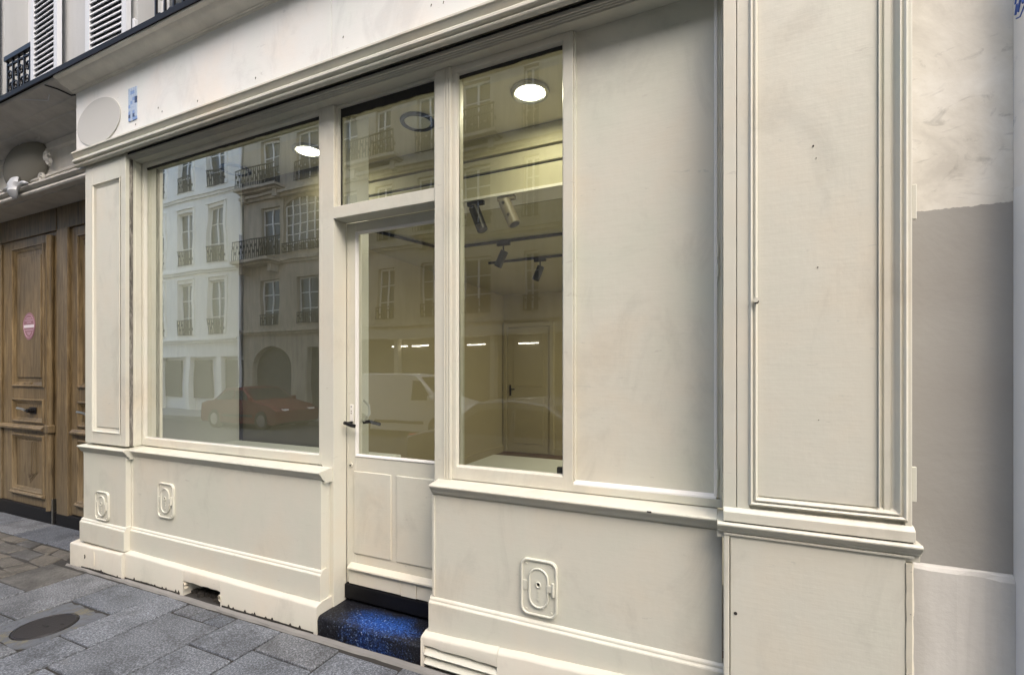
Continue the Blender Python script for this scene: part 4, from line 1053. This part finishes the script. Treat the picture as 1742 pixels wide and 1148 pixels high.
def leaf(x0, x1, a, b):
    lf = MB().box(x0, a, CY - .001, CY + .029, .056, 3.199).box(b, x1, CY - .001, CY + .029, .056, 3.199)
    for (z0_, z1_) in ((.056, .20), (.88, 1.02), (1.30, 1.44), (3.10, 3.199)): lf.box(a, b, CY - .001, CY + .029, z0_, z1_)
    L = lf.build('door_leaf', 'wood', cd, bevel=.004)
    for (z0_, z1_) in ((.20, .88), (1.02, 1.30), (1.44, 3.10)):
        MB().box(a, b, CY + .014, CY + .0295, z0_, z1_).build('panel', 'wood', L)
        MB().frame_x(a, b, z0_, z1_, mf).build('panel_moulding', 'wood', L, smooth=True)
    MB().box(a + .10, b - .10, CY + .002, CY + .0135, 1.55, 2.98).build('raised_field', 'wood', L, bevel=.008)
    # linenfold chevrons of the foot panel
    cx = (a + b) / 2
    for k in range(4):
        w = .19 - k * .04
        MB().prism([(cx - w, .80), (cx + w, .80), (cx + w, .45 - k * .01), (cx, .30 + k * .035), (cx - w, .45 - k * .01)], CY + .010 - k * .005, CY + .0136 - k * .005 + .0005, 'y').build('chevron', 'wood', L, bevel=.002)
    MB().prism([(CY - .001, .93), (CY - .035, .935), (CY - .045, .950), (CY - .045, .965), (CY - .03, .975), (CY - .02, .99), (CY - .001, .995)], x0 + .05, b + .02).build('rail_moulding', 'wood', L, bevel=.003)
    MB().prism([(CY - .001, .16), (CY - .03, .165), (CY - .04, .18), (CY - .03, .20), (CY - .001, .205)], a - .02, b + .02).build('rail_moulding', 'wood', L, bevel=.003)
    MB().box(cx - .09, cx + .09, CY - .012, CY + .005, 1.455, 1.495).build('keystone', 'wood', L, bevel=.004)
    return L
L1 = leaf(-8.36, -6.805, -7.86, -7.10)
MB().box(-8.30, -8.12, CY - .02, CY - .0015, .056, 3.19).build('wicket_stile', 'wood', L1, bevel=.005)
MB().cyl((-6.90, CY - .03, .06), (-6.90, CY - .03, 3.15), .035, n=16).build('half_round', 'wood', L1, smooth=True)
MB().box(-6.955, -6.845, CY - .07, CY - .002, .93, 1.02).build('half_round_collar', 'wood', L1, bevel=.01)
MB().box(-6.822, -6.808, CY - .05, CY, -.1, .20).build('foot_guard', 'steel', L1, bevel=.002)
L2 = leaf(-6.52, -5.2, -6.37, -5.55)
def lever(x, L):
    h = MB().cyl((x, CY + .012, 1.165), (x, CY - .03, 1.165), .030, n=14).build('lock_rose', 'blackmetal', L, smooth=True)
    MB().cyl((x, CY - .03, 1.165), (x, CY - .055, 1.165), .024, n=14).build('knob', 'blackmetal', L, smooth=True)
    MB().tube([(x - .03, CY - .05, 1.165), (x - .12, CY - .055, 1.185), (x - .22, CY - .055, 1.190)], .014, 8).build('lever_handle', 'steel', L, smooth=True)
    MB().box(x - .10, x + .06, CY + .004, CY + .0136, 1.125, 1.205).build('lock_plate', 'blackmetal', L, bevel=.003)
lever(-7.38, L1); lever(-6.05, L2)
# sticker on the door
sk = thing('door_sticker', 'round purple sticker with a white band on the oak door', 'sticker', (-7.47, CY, 2.16))
def shield(cx, cz, rx, rz): return [(cx + math.cos(t) * rx * (1 if math.sin(t) > -.2 else .93), cz + math.sin(t) * rz * (1 if math.sin(t) > 0 else 1.06)) for t in [2 * math.pi * i / 36 for i in range(36)]]
MB().prism(shield(-7.47, 2.16, .150, .155), CY - .0012, CY + .0015, 'y').build('sticker_base', 'sticker', sk)
MB().tube([(x, CY - .0012, z) for x, z in shield(-7.47, 2.16, .128, .130)], .003, 4, closed=True).build('sticker_ring', 'sticker_ink', sk)
MB().box(-7.59, -7.35, CY - .0025, CY - .0013, 2.138, 2.172).build('sticker_band', 'sticker_white', sk)
bars = MB()
for (z, w) in ((2.25, .06), (2.225, .09), (2.20, .05), (2.11, .09), (2.08, .05), (2.06, .03)):
    bars.box(-7.47 - w, -7.47 + w, CY - .0022, CY - .0013, z - .005, z + .005)
bars.build('sticker_marks', 'sticker_ink', sk)

# ------------------------------------------------------------------ plaster wall and projecting wall at the right
pw = thing('plaster_wall', 'patched grey and off white plaster wall right of the shopfront', 'wall', (.8, .05, 0))
B('wall_face', 'plaster', pw, .637, .962, .045, .20, .885, 6.5, 0)
lg = MB(); rings = []
for i in range(9):
    x = .6365 + .3255 * i / 8; e = random.uniform(-.003, .003)
    rings.append([(x, .19, -.2), (x, .032, -.2), (x, .030 + e, .868 + e - i * .0012), (x, .036, .878 + e), (x, .046, .884), (x, .19, .8845)])
lg.loft(rings).build('cement_foot', 'cement', pw)
ws = thing('side_wall', 'pale bluish wall projecting at the right edge with blue spray marks', 'wall', (1.0, 0, 0))
B('wall_face', 'side', ws, .9625, 1.6, -.06, .25, -.2, 6.5, .004)
sp = MB()
for (pts, r) in (([(.9622, .030, 2.94), (.9622, .020, 2.97), (.9622, .010, 2.96), (.9622, .0, 2.99)], .004), ([(.9622, .028, 2.90), (.9622, .018, 2.93), (.9622, .010, 2.90), (.9622, -.005, 2.94), (.9622, -.02, 2.91)], .005), ([(.9622, .024, 2.885), (.9622, .0, 2.875), (.9622, -.03, 2.90)], .003)):
    sp.tube(pts, r, 5)
sp.build('spray_mark', 'blue', ws)
MB().tube([(.962, .040, .72), (.9618, .042, .69), (.962, .040, .66)], .007, 5).build('spray_mark', plain('red_spray_paint', (.35, .06, .08), .6), ws)

# ------------------------------------------------------------------ across the street (seen in the glass)
OY = -12.55
def far_window(o, x0, x1, z0, z1, mullions=1, rows=3, arch=False, curtain=True, first=[None]):
    m = MB().box(x0, x0 + .06, OY - .22, OY - .16, z0, z1).box(x1 - .06, x1, OY - .22, OY - .16, z0, z1).box(x0, x1, OY - .219, OY - .161, z1 - .08, z1)
    for i in range(mullions): xm = x0 + (x1 - x0) * (i + 1) / (mullions + 1); m.box(xm - .035, xm + .035, OY - .22, OY - .155, z0, z1)
    for j in range(rows): zm = z0 + (z1 - z0) * (j + 1) / (rows + 1); m.box(x0, x1, OY - .215, OY - .165, zm - .02, zm + .02)
    w = m.build('window', 'opp_frame', o)
    MB().box(x0, x1, OY - .20, OY - .195, z0, z1).build('pane', 'glass_far', w)
    return w
def far_rail(o, x0, x1, z0, z1, y):
    m = MB().box(x0, x1, y - .02, y + .02, z1 - .04, z1).box(x0, x1, y - .015, y + .015, z0, z0 + .03)
    x = x0 + .02; i = 0
    while x < x1:
        m.box(x - .012, x + .012, y - .012, y + .012, z0, z1); x += .13
        m.box(x - .09, x - .04, y - .01, y + .01, z0 + (z1 - z0) * (.3 if i % 2 else .6), z0 + (z1 - z0) * (.45 if i % 2 else .75)); i += 1
    return m.build('railing', 'blackmetal', o)
oc = thing('cream_town_house', 'tall cream rendered house across the street, reflected in the left pane', 'building', (-30, OY, 0))
cols = [-22.6 - 2.42 * i for i in range(8)]; rws = [(3.48, 6.1), (7.02, 9.72), (10.75, 13.0)]
hs = [(c - .6, c + .6, a, b) for c in cols for a, b in rws]
wall_with_holes('wall', 'opp_cream', oc, -48, -20.9, OY - .35, OY, 2.9, 13.9, hs)
for c in cols:
    for ri, (a, b) in enumerate(rws):
        far_window(oc, c - .6, c + .6, a, b, 1, 2); far_rail(oc, c - .6, c + .6, a, a + .75, OY + .06)
        s = MB().box(c - .76, c - .601, OY + .0, OY + .05, a, b + .16).box(c + .601, c + .76, OY, OY + .05, a, b + .16).box(c - .76, c + .76, OY + .001, OY + .08, b + .161, b + .22)
        s.build('architrave', 'opp_cream', oc)
for z in (3.18, 6.62, 10.42, 13.6):
    MB().box(-48, -20.91, OY, OY + .14, z, z + .10).box(-48, -20.91, OY, OY + .08, z - .12, z - .001).build('string_course', 'opp_cream', oc)
MB().box(-48, -20.91, OY - .35, OY - .02, 2.35, 2.899).build('shop_fascia', 'opp_cream', oc)
MB().box(-48, -20.91, OY - .45, OY - .30, -.6, 2.349).build('shop_glazing', 'opp_frame', oc)
for i in range(9): MB().box(-22.6 - i * 2.4, -22.3 - i * 2.4, OY - .30, OY, -.6, 2.349).build('shop_pier', 'opp_cream', oc)
for i in range(9): MB().box(-22.25 - i * 2.4, -20.95 - i * 2.4, OY - .298, OY - .20, .3, 2.2).build('shop_window', 'opp_dark', oc)
MB().box(-48, -20.91, OY - 6, OY - .36, -.6, 13.8).build('house_body', 'opp_dark', oc)
MB().prism([(OY - 6, 13.9), (OY + .1, 13.9), (OY - 2, 15.3), (OY - 6, 15.6)], -48, -20.91).build('roof', 'zinc', oc)
MB().cyl((-20.75, OY + .12, -.3), (-20.75, OY + .12, 13.8), .07, n=10).build('drain_pipe', 'opp_frame', oc)

os_ = thing('stone_apartment_house', 'ashlar apartment house across the street, reflected in the door and panes', 'building', (-8, OY, 0))
c2 = [(-19.45, -18.27), (-17.2, -15.9), (-14.9, -13.8), (-12.85, -12.0), (-10.75, -9.75), (-8.75, -7.6), (-6.3, -5.75), (-4.4, -3.3), (-2.0, -.9), (.4, 1.5), (2.9, 4.0), (5.4, 6.5)]
hs = []
for i, (a, b) in enumerate(c2):
    for (p, q) in ((3.75, 5.80), (6.95, 9.1), (10.05, 12.2)):
        if i == 1 and p > 6 and p < 7: hs.append((-18.05, -15.75, 6.95, 9.45))
        else: hs.append((a, b, p, q))
wall_with_holes('wall', 'opp_stone', os_, -20.65, 20, OY - .35, OY - .001, 2.95, 13.9, hs)
for h in hs:
    big = h[1] - h[0] > 2
    far_window(os_, *h, mullions=4 if big else 1, rows=5 if big else 2)
    if not big and h[2] > 3.8: far_rail(os_, h[0] - .05, h[1] + .05, h[2], h[2] + .85, OY + .08)
    elif not big: far_rail(os_, h[0], h[1], h[2], h[2] + .5, OY + .05)
    else: far_rail(os_, h[0], h[1], h[2], h[2] + .4, OY + .08)
# arched head over the big studio window
n = 14; ar = [(-18.05, 9.45), (-18.05, 9.0)] + [(-16.9 - 1.15 * math.cos(math.pi * k / n), 8.95 + .42 * math.sin(math.pi * k / n)) for k in range(n + 1)] + [(-15.75, 9.0), (-15.75, 9.45)]
MB().prism(ar, OY - .30, OY - .10, 'y').build('window_arch', 'opp_stone', os_)
# balconies
for (a, b, z, dp) in ((-20.6, -18.1, 6.55, .75), (-20.6, -17.9, 9.85, .6), (-14.0, -11.4, 9.90, .6), (-10.9, -9.5, 6.8, .5), (-9.2, -7.1, 9.90, .6), (-4.7, -3.0, 9.9, .6)):
    MB().box(a, b, OY, OY + dp, z, z + .12).box(a + .1, b - .1, OY, OY + dp * .7, z - .1, z - .001).box(a + .2, a + .4, OY, OY + dp * .6, z - .45, z - .101).box(b - .4, b - .2, OY, OY + dp * .6, z - .45, z - .101).build('balcony', 'opp_stone', os_)
    far_rail(os_, a + .05, b - .05, z + .12, z + 1.0, OY + dp - .05)
for z, e in ((3.42, .20), (6.60, .12), (9.55, .30), (12.85, .15), (13.6, .4)):
    MB().box(-20.64, 20, OY, OY + e, z, z + .12).box(-20.64, 20, OY, OY + e * .5, z - .12, z - .001).build('string_course', 'opp_stone', os_)
MB().box(-20.64, 20, OY - 6, OY - .36, -.6, 13.8).build('house_body', 'opp_dark', os_)
MB().prism([(OY - 6, 13.9), (OY + .3, 13.9), (OY - 1.6, 15.3), (OY - 6, 15.6)], -20.64, 20).build('roof', 'zinc', os_)
# ground floor: arch, doorway and shops
wall_with_holes('ground_floor_wall', 'opp_stone', os_, -20.65, -14.3, OY - .35, OY - .0005, -.6, 2.949, [(-20.0, -17.5, -.6, 2.85), (-16.6, -15.2, -.6, 2.7)])
ar = [(-20.0, 2.85), (-20.0, 1.8)] + [(-18.75 - 1.25 * math.cos(math.pi * k / n), 1.8 + 1.0 * math.sin(math.pi * k / n)) for k in range(n + 1)] + [(-17.5, 1.8), (-17.5, 2.85)]
MB().prism(ar, OY - .30, OY - .01, 'y').build('entrance_arch', 'opp_stone', os_)
MB().box(-20.0, -17.5, OY - .34, OY - .28, -.6, 2.85).build('entrance_door', 'opp_dark', os_)
MB().box(-16.6, -15.2, OY - .34, OY - .28, -.6, 2.7).build('side_door', 'opp_dark', os_)
for (a, b, col) in ((-14.2, -3.0, 'opp_band'), (-2.8, 6.0, 'opp_band'), (6.2, 20, 'opp_band')):
    MB().box(a, b, OY - .30, OY + .16, 2.93, 3.29).build('shop_fascia', col, os_)
    MB().box(a, b, OY - .34, OY - .26, -.6, 2.929).build('shop_glazing', 'opp_dark', os_)
    x = a
    while x < b:
        MB().box(x, x + .18, OY - .25, OY + .02, -.6, 2.928).build('shop_pier', 'opp_band', os_); x += 2.2
    MB().box(a, b, OY - .25, OY - .01, -.6, .35).build('stall_riser', 'opp_band', os_)
for i, (x, z) in enumerate(((-11.9, 2.64), (-10.9, 2.64), (-8.3, 2.62), (-6.2, 2.62))):
    t = tag(MB().box(x - .38, x + .38, OY - .24, OY - .20, z - .02, z + .02).build('tube_light', 'tube', None), ['leftmost lit tube light in the shop across the street', 'lit tube light second from the left in the shop across the street', 'lit tube light second from the right in the shop across the street', 'rightmost lit tube light in the shop across the street'][i], 'tube light', 'tube lights across the street')

# ------------------------------------------------------------------ parked vehicles (seen in the glass)
def car(name, label, cat, xr, xf, yc, half, zs, paint, van=False):
    """side silhouette lofted across the width; nose at xf"""
    L = xf - xr; g0 = gz(xr) - .13
    t = thing(name, label, cat, ((xr + xf) / 2, yc, g0))
    H = zs['h']; belt = zs['belt']
    if van: top = [(0, .55), (.0, belt), (.01, H * .93), (.04, H), (.55, H), (.63, H * .97), (.80, belt + .08), (.96, belt - .12), (1.0, belt - .35), (1.0, .45)]
    else: top = [(0, .5), (.0, belt - .08), (.08, belt + .02), (.16, belt + .04), (.30, H * .97), (.42, H), (.54, H * .97), (.70, belt + .04), (.92, belt - .14), (1.0, belt - .28), (1.0, .42)]
    bot = [(1.0, .28), (.97, .20), (.03, .20), (0, .30)]
    sil = top + bot
    rings = []
    for w, inset, lift in ((-half, .05, .0), (-half + .06, .015, 0), (-half + .16, 0, 0), (0, -.004, .015), (half - .16, 0, 0), (half - .06, .015, 0), (half, .05, .0)):
        ring = []
        for (u, z) in sil:
            tum = max(0, z - belt) / max(.01, H - belt)
            y = w * (1 - .17 * tum)
            uu = .5 + (u - .5) * (1 - inset * .6)
            ring.append((xr + uu * L, yc + y, g0 + z + (lift if z > belt else 0)))
        rings.append(ring)
    body = MB().loft(rings).build('body', paint, t, smooth=True, bevel=.02)
    # side windows and screens
    def sidewin(pts):
        for s in (-1, 1):
            fr = []
            for off in (.004, -.01):
                fr.append([(xr + u * L, yc + s * (half * (1 - .17 * max(0, z - belt) / (H - belt)) + off), g0 + z) for u, z in pts])
            MB().loft(fr).build('side_window', 'carglass', t)
    if van: sidewin([(.60, belt + .02), (.765, belt + .02), (.66, H * .90), (.60, H * .90)])
    else:
        sidewin([(.20, belt + .05), (.43, belt + .05), (.43, H * .93), (.32, H * .90)]); sidewin([(.445, belt + .05), (.66, belt + .05), (.55, H * .91), (.445, H * .93)])
    a, b = ((.645, H * .95), (.79, belt + .10)) if van else ((.56, H * .95), (.69, belt + .06))
    MB().loft([[(xr + a[0] * L, yc - half * .70, g0 + a[1] + .005), (xr + b[0] * L, yc - half * .86, g0 + b[1] + .005), (xr + b[0] * L, yc + half * .86, g0 + b[1] + .005), (xr + a[0] * L, yc + half * .70, g0 + a[1] + .005)],
               [(xr + a[0] * L, yc - half * .70, g0 + a[1] + .016), (xr + b[0] * L + .01, yc - half * .86, g0 + b[1] + .016), (xr + b[0] * L + .01, yc + half * .86, g0 + b[1] + .016), (xr + a[0] * L, yc + half * .70, g0 + a[1] + .016)]]).build('windscreen', 'carglass', t)
    for s in (-1, 1):
        for u in (.19, .81):
            x = xr + u * L; y = yc + s * (half - .10)
            wv = MB().cyl((x, y - .10, g0 + .32), (x, y + .115, g0 + .32), .32, n=24).build('wheel', 'rubber', t, bevel=.02)
            MB().cyl((x, y + s * .10, g0 + .32), (x, y + s * .122, g0 + .32), .20, n=20).build('rim', 'chrome', wv)
        MB().box(xf - .14, xf - .015, yc + s * (half - .35) - .12, yc + s * (half - .35) + .12, g0 + belt - .36, g0 + belt - .22).build('headlight', 'lamp_white', t, bevel=.02)
        MB().box(xr + .01, xr + .06, yc + s * (half - .18) - .07, yc + s * (half - .18) + .07, g0 + belt - .25, g0 + belt - .05).build('tail_light', 'lamp_red', t, bevel=.01)
        MB().box(xr + (.74 if van else .66) * L, xr + (.77 if van else .69) * L, yc + s * (half + .02) - .07, yc + s * (half + .02) + .07, g0 + belt + .0, g0 + belt + .15).build('wing_mirror', paint, t, bevel=.02)
        MB().box(xr + .30 * L, xr + .70 * L, yc + s * (half + .002) - .012, yc + s * (half + .002) + .012, g0 + .42, g0 + .50).build('side_moulding', 'rubber', t, bevel=.004)
    return t
car('parked_car', 'red hatchback parked across the street, reflected in the left pane', 'car', -17.0, -13.1, -9.1, .86, dict(h=1.42, belt=.93), 'redpaint')
car('parked_van', 'small white delivery van across the street, reflected in the door glass', 'van', -10.5, -6.2, -8.95, .88, dict(h=1.80, belt=1.05), 'whitepaint', van=True)
car('parked_car', 'silver car parked at the near kerb, reflected in the right pane', 'car', -4.3, -.1, -3.85, .86, dict(h=1.42, belt=.92), 'silver')
